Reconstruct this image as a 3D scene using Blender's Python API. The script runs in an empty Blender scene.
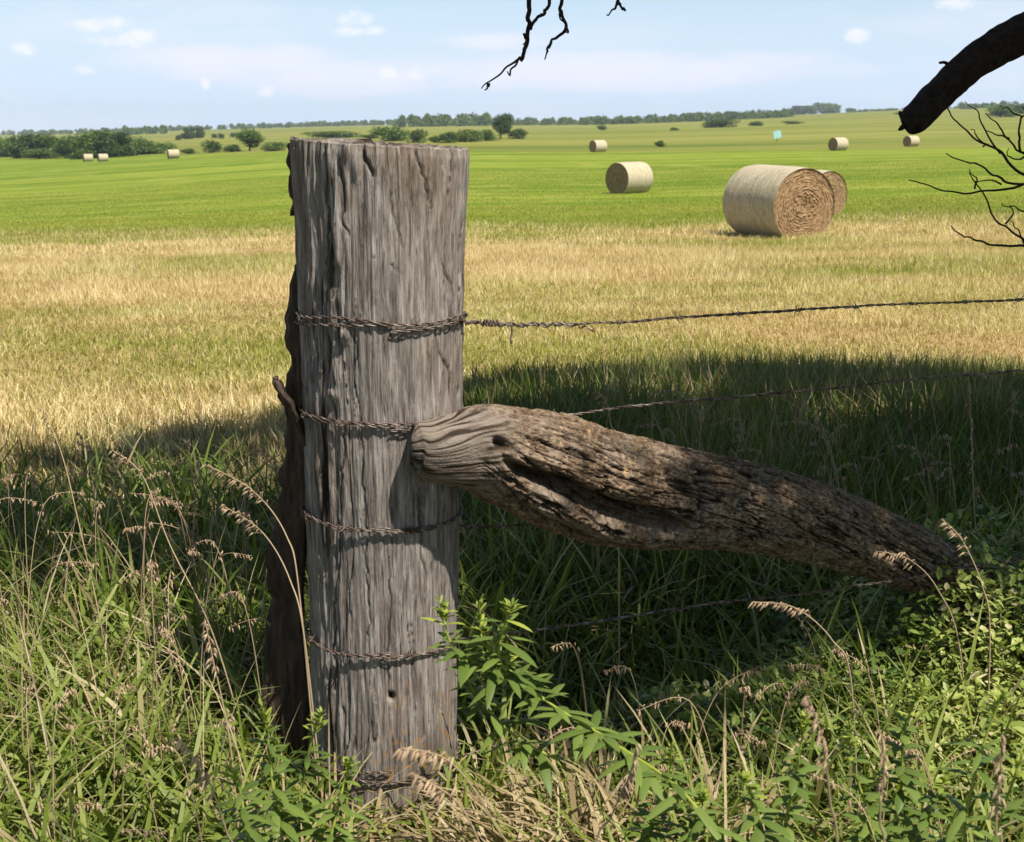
import bpy, math, random
import numpy as np
random.seed(7); rng = np.random.default_rng(11)
R = math.radians
sc = bpy.context.scene
col = sc.collection
F = 1300.0; CX, CY = 512.0, 421.0
PITCH = math.atan(301/F)
cP, sP = math.cos(PITCH), math.sin(PITCH)
# eye at the origin, looking along +y and a little down; ground by the post is 1.42 m below the eye
def at(px, row, y):
    a = (px-CX)/F; b = (CY-row)/F
    d = np.array([a, cP+b*sP, -sP+b*cP])
    return d*(y/d[1])
def depth(y, z): return y*cP - z*sP

# ------------------------------------------------------------ noise
def _h(ix, iy, iz, seed):
    n = (ix*374761393 + iy*668265263 + iz*1274126177 + seed*974634777) & 0xffffffff
    n = ((n ^ (n >> 13))*1274126177) & 0xffffffff
    n = n ^ (n >> 16)
    return (n & 0xffff)/65535.0*2-1
def noise(x, y, z, seed=0):
    x, y, z = np.broadcast_arrays(np.asarray(x, float), np.asarray(y, float), np.asarray(z, float))
    x0 = np.floor(x).astype(np.int64); y0 = np.floor(y).astype(np.int64); z0 = np.floor(z).astype(np.int64)
    fx, fy, fz = x-x0, y-y0, z-z0
    fx = fx*fx*(3-2*fx); fy = fy*fy*(3-2*fy); fz = fz*fz*(3-2*fz)
    r = 0
    for dx in (0, 1):
        wx = fx if dx else 1-fx
        for dy in (0, 1):
            wy = fy if dy else 1-fy
            for dz in (0, 1):
                wz = fz if dz else 1-fz
                r = r + wx*wy*wz*_h(x0+dx, y0+dy, z0+dz, seed)
    return r
def fbm(x, y, z, o=4, seed=0, gain=.5):
    r = 0; a = 1; t = 0
    for i in range(o):
        r = r + a*noise(x*2**i, y*2**i, z*2**i, seed+i); t += a; a *= gain
    return r/t
def sstep(a, b, x):
    t = np.clip((x-a)/(b-a), 0, 1); return t*t*(3-2*t)

# ------------------------------------------------------------ terrain
TD = [.3, 3, 5, 8, 14, 28, 45, 65, 100, 150, 250, 330, 500, 900, 1600, 3000, 9000]
TL = [-1.42, -1.42, -1.46, -1.54, -1.85, -2.7, -3.5, -4.4, -5.6, -6.6, -7.9, -9.2, -10.3, -13, -18, -32, -70]
TC = [-1.42, -1.42, -1.46, -1.53, -1.78, -2.42, -3.0, -3.5, -3.72, -3.70, -3.8, -3.8, -3.7, -3.6, -4.0, -12, -40]
TR = [-1.42, -1.40, -1.44, -1.52, -1.74, -2.2, -2.6, -2.8, -2.95, -2.88, -2.4, -1.4, .9, 7.6, 15.5, 12, -20]
lg = np.linspace(math.log(.3), math.log(9000), 700)
ker = np.hanning(25); ker /= ker.sum()
def mk(t):
    v = np.interp(lg, np.log(TD), t); p = np.pad(v, 12, mode='edge'); return np.convolve(p, ker, 'valid')
SL, SC, SR = mk(TL), mk(TC), mk(TR)
def gz(x, y):
    x = np.asarray(x, float); y = np.asarray(y, float)
    r = np.hypot(x, y); D = np.maximum(np.maximum(y, .9*r), .3); l = np.log(D)
    u = np.clip(x/np.maximum(D, .3), -.6, .6)
    a, b, c = np.interp(l, lg, SL), np.interp(l, lg, SC), np.interp(l, lg, SR)
    wl = sstep(0, .5, -u)*1.1; wr = sstep(0, .42, u)*1.03
    z = b + (a-b)*wl + (c-b)*wr
    z = z + .035*noise(x*.9, y*.9, 0, 5)*sstep(60, 5, r) + .02*noise(x*3, y*3, 0, 6)*sstep(20, 3, r)
    return z
def hit(px, row):
    d = at(px, row, 1.0)
    ys = np.exp(np.linspace(math.log(2), math.log(4000), 6000))
    g = gz(d[0]*ys, ys); m_ = (d[2]*ys < g) & (ys < 1500); k = np.argmax(m_) if m_.any() else np.argmax(np.where((ys > 400) & (ys < 1500), g/ys, -9))
    y = ys[k]; return np.array([d[0]*y, y, float(gz(d[0]*y, y))])
def dryness(x, y):
    x = np.asarray(x, float); y = np.asarray(y, float)
    yb = 29 + np.clip(-x, 0, 60)*.5 + 5*noise(x*.07, y*.10, 0, 31)
    d = sstep(yb+7, yb-6, y)
    n = fbm(x*.22, y*.5, 0, 4, 40)
    near = sstep(11, 5.5, y)
    v = .74 + .95*n - .12*near + .12*sstep(10, 16, y)*sstep(30, 20, y)
    return np.clip(v, 0, 1)*d

# ------------------------------------------------------------ scene helpers
def tag(o, label=None, cat=None, group=None, kind=None):
    if label: o['label'] = label
    if cat: o['category'] = cat
    if group: o['group'] = group
    if kind: o['kind'] = kind
    return o
def empty(name, loc=(0, 0, 0), rz=0):
    o = bpy.data.objects.new(name, None); col.objects.link(o)
    o.location = [float(v) for v in loc]; o.rotation_euler = (0, 0, rz); o.empty_display_size = .1
    return o
def mesh(name, V, Fq, mat=None, smooth=True, attrs=None, Ft=None):
    V = np.asarray(V, np.float32); me = bpy.data.meshes.new(name)
    Fq = np.asarray(Fq, np.int32).reshape(-1, 4) if Fq is not None and len(Fq) else np.zeros((0, 4), np.int32)
    Ft = np.asarray(Ft, np.int32).reshape(-1, 3) if Ft is not None and len(Ft) else np.zeros((0, 3), np.int32)
    me.vertices.add(len(V)); me.vertices.foreach_set('co', V.ravel())
    nl = Fq.size + Ft.size; me.loops.add(nl)
    me.loops.foreach_set('vertex_index', np.concatenate([Fq.ravel(), Ft.ravel()]))
    nf = len(Fq)+len(Ft); me.polygons.add(nf)
    st = np.concatenate([np.arange(len(Fq))*4, Fq.size+np.arange(len(Ft))*3]).astype(np.int32)
    me.polygons.foreach_set('loop_start', st)
    me.update(calc_edges=True); me.validate()
    me.polygons.foreach_set('use_smooth', np.full(len(me.polygons), smooth))
    for k, v in (attrs or {}).items():
        a = me.attributes.new(k, 'FLOAT', 'POINT'); a.data.foreach_set('value', np.asarray(v, np.float32).ravel())
    if mat: me.materials.append(mat)
    return me
def obj(name, me, parent=None, loc=None):
    o = bpy.data.objects.new(name, me); col.objects.link(o)
    if parent: o.parent = parent
    if loc is not None: o.location = [float(v) for v in loc]
    return o
def copy_tree(o, parent=None):
    c = o.copy(); col.objects.link(c)
    if parent: c.parent = parent
    for ch in list(o.children): copy_tree(ch, c)
    return c
def grid_faces(nu, nv, wrap=True):
    # nu rings, nv around
    i = np.arange(nu-1)[:, None]; j = np.arange(nv if wrap else nv-1)[None, :]; j2 = (j+1) % nv
    return np.stack([i*nv+j, i*nv+j2, (i+1)*nv+j2, (i+1)*nv+j], -1).reshape(-1, 4)
class Acc:
    def __init__(s): s.V = []; s.Q = []; s.T = []; s.n = 0; s.A = {}
    def add(s, V, Q=None, T=None, **A):
        V = np.asarray(V, float).reshape(-1, 3); s.V.append(V)
        if Q is not None and len(Q): s.Q.append(np.asarray(Q)+s.n)
        if T is not None and len(T): s.T.append(np.asarray(T)+s.n)
        for k, v in A.items(): s.A.setdefault(k, []).append(np.broadcast_to(np.asarray(v, float), (len(V),)))
        s.n += len(V)
    def mesh(s, name, mat, smooth=True, origin=(0, 0, 0)):
        V = np.concatenate(s.V)-np.asarray(origin, float)
        return mesh(name, V, np.concatenate(s.Q) if s.Q else None, mat, smooth,
                    {k: np.concatenate(v) for k, v in s.A.items()}, np.concatenate(s.T) if s.T else None)
def spline(P, n):
    P = np.asarray(P, float); m = len(P); t = np.linspace(0, m-1, n); out = np.zeros((n, P.shape[1]))
    for k, tt in enumerate(t):
        i = min(int(tt), m-2); f = tt-i
        p0, p1, p2, p3 = P[max(i-1, 0)], P[i], P[i+1], P[min(i+2, m-1)]
        out[k] = .5*((2*p1)+(-p0+p2)*f+(2*p0-5*p1+4*p2-p3)*f*f+(-p0+3*p1-3*p2+p3)*f**3)
    return out
def frames(P):
    T = np.gradient(P, axis=0); T /= np.linalg.norm(T, axis=1)[:, None]+1e-12
    N = np.zeros_like(P); n = np.cross(T[0], [0, 0, 1.])
    if np.linalg.norm(n) < .1: n = np.cross(T[0], [1., 0, 0])
    n /= np.linalg.norm(n)
    for i in range(len(P)):
        n = n - T[i]*np.dot(n, T[i]); n /= np.linalg.norm(n); N[i] = n
    return T, N, np.cross(T, N)
def tube(P, r, sides=6, jitter=0, seed=0):
    P = np.asarray(P, float); T, N, B = frames(P); r = np.broadcast_to(np.asarray(r, float), (len(P),))
    th = np.linspace(0, 2*np.pi, sides, endpoint=False)
    rr = r[:, None]*np.ones(sides)
    if jitter:
        s = np.cumsum(np.r_[0, np.linalg.norm(np.diff(P, axis=0), axis=1)])
        rr = rr*(1+jitter*fbm(s[:, None]*(1.2/max(r.mean(), 1e-4)), np.cos(th)[None]*1.5, np.sin(th)[None]*1.5, 3, seed))
    V = P[:, None]+rr[..., None]*(np.cos(th)[None, :, None]*N[:, None]+np.sin(th)[None, :, None]*B[:, None])
    V = V.reshape(-1, 3); Q = grid_faces(len(P), sides)
    n = len(V); V = np.vstack([V, P[0], P[-1]]); j = np.arange(sides); j2 = (j+1) % sides; b = (len(P)-1)*sides
    Tt = np.vstack([np.stack([j2, j, np.full(sides, n)], 1), np.stack([b+j, b+j2, np.full(sides, n+1)], 1)])
    return V, Q, Tt

# ------------------------------------------------------------ material helpers
def newmat(name):
    m = bpy.data.materials.new(name); m.use_nodes = True; nt = m.node_tree; nt.nodes.clear()
    out = nt.nodes.new('ShaderNodeOutputMaterial')
    return m, nt, out
def nd(nt, t, **k):
    n = nt.nodes.new(t)
    for a, v in k.items():
        if a.startswith('i_'):
            n.inputs[a[2:].replace('_', ' ')].default_value = v
        else: setattr(n, a, v)
    return n
def ramp(nt, fac, stops, interp='LINEAR'):
    r = nt.nodes.new('ShaderNodeValToRGB'); r.color_ramp.interpolation = interp
    e = r.color_ramp.elements
    while len(e) > 1: e.remove(e[-1])
    e[0].position = stops[0][0]; e[0].color = (*stops[0][1], 1)
    for p, c in stops[1:]:
        q = e.new(p); q.color = (*c, 1)
    if fac is not None: nt.links.new(fac, r.inputs[0])
    return r.outputs[0]
def mix(nt, f, a, b, mode='MIX'):
    m = nt.nodes.new('ShaderNodeMix'); m.data_type = 'RGBA'; m.blend_type = mode
    for s, v in ((m.inputs[0], f), (m.inputs[6], a), (m.inputs[7], b)):
        if isinstance(v, (int, float)): s.default_value = v
        elif isinstance(v, tuple): s.default_value = (*v, 1)
        else: nt.links.new(v, s)
    return m.outputs[2]
def math_(nt, op, a, b=None, c=None, clamp=False):
    m = nt.nodes.new('ShaderNodeMath'); m.operation = op; m.use_clamp = clamp
    for i, v in enumerate((a, b, c)):
        if v is None: continue
        if isinstance(v, (int, float)): m.inputs[i].default_value = v
        else: nt.links.new(v, m.inputs[i])
    return m.outputs[0]
def attr(nt, name):
    a = nt.nodes.new('ShaderNodeAttribute'); a.attribute_name = name; return a.outputs['Fac']
def mapped(nt, scale, kind='Object'):
    tc = nt.nodes.new('ShaderNodeTexCoord'); mp = nt.nodes.new('ShaderNodeMapping')
    mp.inputs['Scale'].default_value = scale; nt.links.new(tc.outputs[kind], mp.inputs[0]); return mp.outputs[0]
def noiset(nt, vec, scale, detail=4, rough=.55, dist=0):
    n = nt.nodes.new('ShaderNodeTexNoise'); n.inputs['Scale'].default_value = scale
    n.inputs['Detail'].default_value = detail; n.inputs['Roughness'].default_value = rough
    n.inputs['Distortion'].default_value = dist
    if vec is not None: nt.links.new(vec, n.inputs['Vector'])
    return n.outputs['Fac']
def bsdf(nt, out, color, rough=.9, spec=.2, bump=None, bstr=.5, bdist=.01):
    p = nt.nodes.new('ShaderNodeBsdfPrincipled')
    if isinstance(color, tuple): p.inputs['Base Color'].default_value = (*color, 1)
    else: nt.links.new(color, p.inputs['Base Color'])
    if isinstance(rough, float): p.inputs['Roughness'].default_value = rough
    else: nt.links.new(rough, p.inputs['Roughness'])
    p.inputs['Specular IOR Level'].default_value = spec
    if bump is not None:
        b = nt.nodes.new('ShaderNodeBump'); b.inputs['Strength'].default_value = bstr; b.inputs['Distance'].default_value = bdist
        nt.links.new(bump, b.inputs['Height']); nt.links.new(b.outputs[0], p.inputs['Normal'])
    nt.links.new(p.outputs[0], out.inputs[0]); return p

def leaf_material(name, greens, straws=None, transl=.35, rough=.45, spec=.35):
    m, nt, out = newmat(name)
    c = ramp(nt, attr(nt, 'rnd'), greens)
    if straws:
        c = mix(nt, attr(nt, 'dry'), c, ramp(nt, attr(nt, 'rnd'), straws))
    p = nt.nodes.new('ShaderNodeBsdfPrincipled'); nt.links.new(c, p.inputs['Base Color'])
    p.inputs['Roughness'].default_value = rough; p.inputs['Specular IOR Level'].default_value = spec
    t = nt.nodes.new('ShaderNodeBsdfTranslucent')
    ct = mix(nt, 1.0, c, (1.0, 1.0, .55), 'MULTIPLY'); nt.links.new(ct, t.inputs[0])
    ms = nt.nodes.new('ShaderNodeMixShader'); ms.inputs[0].default_value = transl
    nt.links.new(p.outputs[0], ms.inputs[1]); nt.links.new(t.outputs[0], ms.inputs[2]); nt.links.new(ms.outputs[0], out.inputs[0])
    return m
GREEN = [(0, (.055, .095, .010)), (.4, (.12, .175, .022)), (.8, (.21, .265, .045)), (1, (.31, .35, .10))]
STRAW = [(0, (.20, .14, .08)), (.4, (.36, .27, .15)), (.8, (.50, .40, .24)), (1, (.60, .50, .34))]
M_grass = leaf_material('roadside_grass_blades', GREEN, STRAW, .4, .5, .3)
M_field = leaf_material('field_grass_blades', [(0, (.15, .18, .018)), (.5, (.28, .29, .045)), (1, (.43, .43, .11))],
                        [(0, (.34, .22, .10)), (.5, (.62, .49, .25)), (1, (.84, .72, .45))], .35, .8, .05)
M_cover = leaf_material('ground_cover_leaves', [(0, (.06, .11, .018)), (.5, (.18, .25, .045)), (1, (.36, .41, .11))], STRAW, .3)
M_weed = leaf_material('weed_leaves', [(0, (.09, .145, .028)), (.6, (.18, .25, .055)), (1, (.38, .44, .07))], STRAW, .35)
M_seed = leaf_material('seed_heads', [(0, (.30, .20, .13)), (.5, (.44, .31, .20)), (1, (.58, .46, .30))], None, .25, .7, .2)
M_treeleaf = leaf_material('tree_foliage', [(0, (.05, .09, .018)), (.5, (.11, .17, .035)), (1, (.19, .25, .06))], None, .25, .6, .2)
M_darkleaf = leaf_material('dark_foliage', [(0, (.03, .06, .016)), (.5, (.06, .105, .026)), (1, (.11, .155, .04))], None, .2, .6, .2)
M_paleleaf = leaf_material('pale_foliage', [(0, (.05, .09, .02)), (.5, (.09, .15, .03)), (1, (.15, .21, .06))], None, .25, .6, .2)

# ------------------------------------------------------------ ground
def make_ground():
    az = np.concatenate([np.arange(-42, 42, .35), np.arange(42, 318, 4.5)])*np.pi/180
    rad = np.exp(np.linspace(math.log(.4), math.log(4100), 600))
    A, Rr = np.meshgrid(az, rad); X = Rr*np.sin(A); Y = Rr*np.cos(A); Z = gz(X, Y)
    V = np.stack([X, Y, Z], -1).reshape(-1, 3); nv = len(az)
    Q = grid_faces(len(rad), nv)
    V = np.vstack([V, [0, 0, float(gz(0, .1))]]); j = np.arange(nv)
    T = np.stack([(j+1) % nv, j, np.full(nv, len(V)-1)], 1)
    X, Y = V[:, 0], V[:, 1]
    dry = dryness(X, Y)
    # hay meadow ends along a weedy field edge; rougher pasture beyond
    yb = np.interp(X, [-120, -60, 0, 40, 120], [325, 240, 160, 143, 140])
    past = sstep(yb-3, yb+3, Y)
    m, nt, out = newmat('meadow_and_pasture')
    vec = mapped(nt, (1, 1, 1)); 
    n1 = noiset(nt, vec, 9, 6, .7); n2 = noiset(nt, vec, .25, 4, .6)
    vs = mapped(nt, (.012, .16, .1)); ns = noiset(nt, vs, 1.0, 7, .72)
    green = mix(nt, n1, (.062, .112, .003), (.135, .190, .011))
    green = mix(nt, ramp(nt, ns, [(.44, (0, 0, 0)), (.62, (1, 1, 1))]), green, (.20, .24, .024))
    green = mix(nt, ramp(nt, n2, [(.50, (0, 0, 0)), (.75, (.8, .8, .8))]), green, (.27, .28, .05))
    straw = mix(nt, n1, (.26, .17, .07), (.50, .38, .18))
    vp = mapped(nt, (.006, .03, .1)); np_ = noiset(nt, vp, 1.0, 6, .65)
    pas = ramp(nt, np_, [(.32, (.10, .13, .016)), (.5, (.165, .175, .030)), (.68, (.24, .225, .052))])
    c = mix(nt, attr(nt, 'dry'), green, straw)
    c = mix(nt, attr(nt, 'pasture'), c, pas)
    c = mix(nt, attr(nt, 'soil'), c, mix(nt, n1, (.035, .028, .016), (.10, .08, .05)))
    bsdf(nt, out, c, .95, .1, n1, .6, .05)
    soil = sstep(5.4, 4.0, np.hypot(X, Y))
    g = obj('ground', mesh('ground', V, Q, m, True, {'dry': dry, 'pasture': past, 'soil': soil}, T))
    tag(g, kind='structure'); 
make_ground()

# ------------------------------------------------------------ grass blades (numpy)
def blades(base, h, w, az, bend, levels, rnd, dry, fold=0.0, lean=None):
    """tapering curved blades; base (N,3). returns verts, quads, tris, attributes"""
    N = len(base); t = np.linspace(0, 1, levels+1)
    d = np.stack([np.cos(az), np.sin(az), 0*az], 1); s = np.stack([-np.sin(az), np.cos(az), 0*az], 1)
    tw = rng.uniform(-.9, .9, N)[:, None]; s = s*np.cos(tw)+np.array([0, 0, 1])*0 + d*np.sin(tw)
    Vs = []; b = bend[:, None]
    for k, tk in enumerate(t):
        ang = b*tk*.5*1.0
        # arc of total angle "bend": position along a circular arc
        a = np.maximum(b, 1e-3)
        out = (1-np.cos(a*tk))/a; up = np.sin(a*tk)/a
        p = base + h[:, None]*(d*out + np.array([0, 0, 1.])*up)
        ww = w[:, None]*.5*(1.0-.25*tk if k < levels else 0)*(0.75+.6*math.sin(math.pi*min(tk*1.0+.12, 1)))
        if k < levels: Vs += [p-s*ww, p+s*ww]
        else: Vs.append(p)
    V = np.stack(Vs, 1); n = V.shape[1]; o = (np.arange(N)*n)[:, None]
    Q = []
    for k in range(levels-1): Q.append(o+np.array([2*k, 2*k+1, 2*k+3, 2*k+2])[None])
    T = o+np.array([2*(levels-1), 2*(levels-1)+1, n-1])[None]
    Q = np.concatenate(Q) if Q else None
    tt = np.array([v for k in range(levels) for v in (t[k], t[k])]+[1.])
    dr = np.clip(dry[:, None]+(tt[None]-.75)*.5*(tt[None] > .75)*(rnd[:, None] > .5), 0, 1)
    return V.reshape(-1, 3), Q, T, np.repeat(rnd, n), dr.ravel()
def scatter(n, y0, y1, margin=.6, half=.43, power=1.0):
    # uniform over the wedge seen from the road side
    y = np.sqrt(rng.uniform(0, 1, n)*((y1+margin)**2-(y0+margin)**2)+(y0+margin)**2)-margin
    x = rng.uniform(-1, 1, n)*(half*y+margin); return x, y
def grass_object(name, layers, mat, label, cat='grass'):
    A = Acc()
    for L in layers:
        V, Q, T, r, d = blades(**L); A.add(V, Q, T, rnd=r, dry=d)
    o = obj(name, A.mesh(name, mat, False)); tag(o, label, cat, kind='stuff'); return o
PX, PY, PR = float(at(378, 143, 2.4)[0]), 2.40, .148
def keep_clear(x, y, r=.17):
    return (np.hypot(x-PX, y-PY) > r)

def layer(x, y, h, w, bend, levels, rnd, dry, az=None, sink=.01):
    if az is None: az = rng.uniform(0, 2*np.pi, len(x))
    k = keep_clear(x, y); h = h*(1-.4*np.exp(-((x-.22)/.30)**2-((y-2.62)/.40)**2))*(1-.45*np.exp(-((x-PX-.06)/.26)**2-((y-PY+.36)/.34)**2))
    b = np.stack([x, y, gz(x, y)-sink], 1)
    return dict(base=b[k], h=h[k], w=w[k], az=az[k], bend=bend[k], levels=levels, rnd=rnd[k], dry=dry[k])
U = rng.uniform
# 1. hay stubble and dry grass of the meadow
lay = []
for (n, y0, y1, hh, ww, lv) in ((230000, 4.6, 13, .085, .0048, 2), (190000, 13, 24, .12, .010, 1), (230000, 24, 48, .13, .020, 1), (120000, 48, 100, .11, .045, 1)):
    x, y = scatter(n, y0, y1, 1.2); dn = dryness(x, y)
    cl = fbm(x*1.3, y*1.3, 0, 3, 77)
    dry = np.clip((U(0, 1, n) < dn).astype(float)*U(.7, 1, n)+.1*dn, 0, 1)
    near = sstep(8.5, 6.0, y)
    h = hh*(1+.8*cl)*U(.5, 1.3, n)*(1+near*.5)*(1-.45*(dn < .1))
    lay.append(layer(x, y, np.maximum(h, .03), ww*U(.6, 1.3, n), U(.3, 2.2, n), lv, np.clip(U(0, 1, n)*.8+.4*cl+.1, 0, 1), dry))
grass_object('meadow_grass', lay, M_field, 'short green and straw coloured meadow grass around the hay bales')
# 2. longer grass past the fence, in the tree's shade
lay = []
n = 125000; x, y = scatter(n, 3.3, 7.6, 1.2); k_ = y < np.interp(x, [-2.5, -1.0, 0, 1], [5.3, 6.2, 7.0, 7.6])+rng.normal(0, .35, n); x, y = x[k_], y[k_]; n = len(x); cl = fbm(x*1.1, y*1.1, 0, 3, 91)
left = sstep(.2, -.8, x)
dryp = .36+.5*left+.3*cl
h = (.15+.08*cl+.17*(1-left)*sstep(7.6, 5.0, y)+.06*(1-left))*U(.5, 1.25, n)
lay.append(layer(x, y, h, .006*U(.6, 1.4, n), U(.15, 1.6, n), 3, np.clip(U(0, 1, n)*.55+.25*cl, 0, 1), (U(0, 1, n) < dryp).astype(float)*U(.6, 1, n)))  # greens held to the dark end, painting the tree's shade into the blades
n = 7000; x, y = scatter(n, 2.9, 4.6, .9)
lay.append(layer(x, y, U(.22, .48, n), .009*U(.6, 1.3, n), U(.5, 2.2, n), 6, U(.1, .8, n), (U(0, 1, n) < .15)*U(.3, 1, n)))
grass_object('shaded_grass', lay, M_grass, 'long grass in the tree shade just past the wire fence')
# 3. rank roadside grass around the post
lay = []
def bunch(nb, per, y0, y1, xr=None, spread=.045):
    cx, cy = scatter(nb, y0, y1, .35)
    if xr is not None:
        k = xr(cx, cy); cx, cy = cx[k], cy[k]
    x = np.repeat(cx, per)+rng.normal(0, spread, len(cx)*per); y = np.repeat(cy, per)+rng.normal(0, spread, len(cx)*per)
    ids = np.repeat(np.arange(len(cx)), per); return x, y, ids
leftside = lambda x, y: (x < PX-.02+.25*rng.normal(0, .3, len(x)))
x, y, ids = bunch(1500, 16, .95, 3.6, leftside); n = len(x); rb = U(0, 1, ids.max()+1)[ids]
lay.append(layer(x, y, U(.22, .50, n)*(.7+.45*rb)*np.interp(y, [1, 1.6, 2.4, 3.6], [.6, .9, .95, .5]), .0100*U(.5, 1.25, n), U(.9, 3.1, n), 7, np.clip(rb*.6+U(0, .5, n), 0, 1),
    ((U(0, 1, n) < .08+.35*(rb > .8)*sstep(1.8, 2.8, y))*U(.5, 1, n)), az=rng.normal(3.0, 1.5, n)))
x, y, ids = bunch(1300, 13, 1.5, 3.6, lambda x, y: x > PX+.05); n = len(x); rb = U(0, 1, ids.max()+1)[ids]
lay.append(layer(x, y, U(.18, .45, n)*(.7+.5*rb), .0085*U(.5, 1.25, n), U(.5, 2.6, n), 7, np.clip(rb*.7+U(0, .4, n), 0, 1),
    ((U(0, 1, n) < .12+.2*(rb > .85))*U(.5, 1, n))))
n = 26000; x, y = scatter(n, .9, 3.6, .5)
lay.append(layer(x, y, U(.10, .34, n), .005*U(.5, 1.3, n), U(.4, 2.4, n), 4, U(0, 1, n)*.8, (U(0, 1, n) < .28)*U(.4, 1, n)))
n = 700; x, y = scatter(n, 1.7, 3.8, .4); k = x < PX; x, y = x[k], y[k]; n = len(x)      # thin pale dead stems
lay.append(layer(x, y, U(.35, .62, n), .003*U(.7, 1.3, n), U(.3, 1.9, n), 6, U(.5, 1, n), np.ones(n)))
x, y, ids = bunch(900, 12, 1.1, 2.7, lambda x, y: x > .12); n = len(x); rb = U(0, 1, ids.max()+1)[ids]
lay.append(layer(x, y, U(.24, .46, n)*(.7+.4*rb), .0075*U(.5, 1.3, n), U(.7, 2.8, n), 7, np.clip(rb*.5+.2+U(0, .5, n), 0, 1), ((U(0, 1, n) < .12+.3*(rb > .85))*U(.5, 1, n))))
# dead thatch at the foot of the post
n = 4200; a = U(0, 6.28, n); rr = np.abs(rng.normal(0, .20, n)); x = PX+.26+rr*np.cos(a); y = PY-.42+rr*np.sin(a)*.8
lay.append(layer(x, y, U(.22, .50, n), .008*U(.5, 1.4, n), U(1.4, 3.1, n), 6, U(.2, 1, n), U(.85, 1, n)))
grass_object('roadside_grass', lay, M_grass, 'rank green and dead grass growing around the foot of the old post')
# 4. small leaved ground cover, lower right
def leaves(P, L, W, az, tilt, rnd, dry):
    N = len(P); d = np.stack([np.cos(az)*np.cos(tilt), np.sin(az)*np.cos(tilt), np.sin(tilt)], 1)
    s = np.stack([-np.sin(az), np.cos(az), rng.normal(0, .35, N)], 1); s /= np.linalg.norm(s, axis=1)[:, None]
    up = np.cross(d, s); L = L[:, None]; W = W[:, None]
    V = np.stack([P, P+d*L*.35+s*W*.5+up*W*.12, P+d*L*.75+s*W*.38+up*W*.05, P+d*L-up*L*.1, P+d*L*.75-s*W*.38+up*W*.05, P+d*L*.35-s*W*.5+up*W*.12, P+d*L*.4, P+d*L*.72], 1)
    o = (np.arange(N)*8)[:, None]
    Q = np.concatenate([o+np.array([6, 1, 2, 7]), o+np.array([5, 6, 7, 4])]); T = np.concatenate([o+np.array(q) for q in ([0, 1, 6], [0, 6, 5], [7, 2, 3], [4, 7, 3])])
    return V.reshape(-1, 3), Q, T, np.repeat(rnd, 8), np.repeat(dry, 8)
def cover():
    A = Acc(); n = 76000; x, y = scatter(n, 1.0, 3.0, .35)
    dens = sstep(.05, .45, x+.25*noise(x*3, y*3, 0, 8))
    k = (U(0, 1, n) < dens) ; x, y = x[k], y[k]; n = len(x)
    top = .13+.18*sstep(.1, 1.0, x)+.12*sstep(.8, 1.1, x)*sstep(2.2, 2.6, y)*sstep(.9, 1.6, y)+.12*fbm(x*3.2, y*3.2, 0, 3, 12)
    top = np.maximum(top, .04)
    z = gz(x, y)+top*(1-np.abs(rng.normal(0, .35, n)).clip(0, .95))
    cl = fbm(x*5, y*5, 0, 2, 14)
    V, Q, T, r, d = leaves(np.stack([x, y, z], 1), .019*U(.45, 1.8, n), .012*U(.45, 1.6, n), U(0, 6.28, n), rng.normal(.15, .5, n), np.clip(.5+1.0*cl+U(-.35, .35, n), 0, 1), (U(0, 1, n) < .09)*U(.4, 1, n))
    A.add(V, Q, T, rnd=r, dry=d)
    o = obj('ground_cover', A.mesh('ground_cover', M_cover, False)); tag(o, 'low leafy ground cover of small rounded leaves right of the post', 'plants', kind='stuff')
cover()

# ------------------------------------------------------------ wood materials
def wood_mat():
    m, nt, out = newmat('weathered_post_wood')
    v = mapped(nt, (1, 1, .09)); v2 = mapped(nt, (1, 1, .35)); v3 = mapped(nt, (1, 1, 1))
    fine = noiset(nt, v, 130, 5, .7, .3); mid = noiset(nt, v, 34, 5, .65, .6); big = noiset(nt, v2, 7, 4, .6); sp = noiset(nt, v3, 60, 3, .6)
    c = ramp(nt, mid, [(.30, (.085, .072, .066)), (.45, (.185, .158, .142)), (.58, (.31, .275, .25)), (.75, (.49, .45, .415))])
    c = mix(nt, .5, c, ramp(nt, fine, [(.30, (.035, .028, .024)), (.48, (.22, .192, .172)), (.68, (.58, .535, .50))]))
    vs = mapped(nt, (1, 1, .045)); thin = noiset(nt, vs, 210, 3, .6, .8)
    c = mix(nt, ramp(nt, thin, [(.56, (0, 0, 0)), (.66, (.75, .75, .75))]), c, (.045, .034, .027))
    c = mix(nt, ramp(nt, big, [(.52, (0, 0, 0)), (.70, (.5, .5, .5))]), c, mix(nt, fine, (.11, .065, .038), (.32, .22, .145)))
    blot = noiset(nt, mapped(nt, (1, 1, .5)), 26, 5, .75)
    c = mix(nt, ramp(nt, blot, [(.56, (0, 0, 0)), (.68, (.6, .6, .6))]), c, (.07, .052, .042))
    c = mix(nt, ramp(nt, blot, [(.32, (.5, .5, .5)), (.42, (0, 0, 0))]), c, (.42, .39, .37))
    c = mix(nt, attr(nt, 'crack'), c, (.022, .016, .012))
    lich = math_(nt, 'MULTIPLY', attr(nt, 'lichen'), ramp(nt, sp, [(.58, (0, 0, 0)), (.62, (1, 1, 1))]))
    c = mix(nt, lich, c, (.42, .20, .03))
    h = math_(nt, 'ADD', math_(nt, 'ADD', math_(nt, 'MULTIPLY', fine, .8), mid), math_(nt, 'MULTIPLY', thin, -.8))
    bsdf(nt, out, c, .92, .1, h, 1.0, .005); return m
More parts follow.
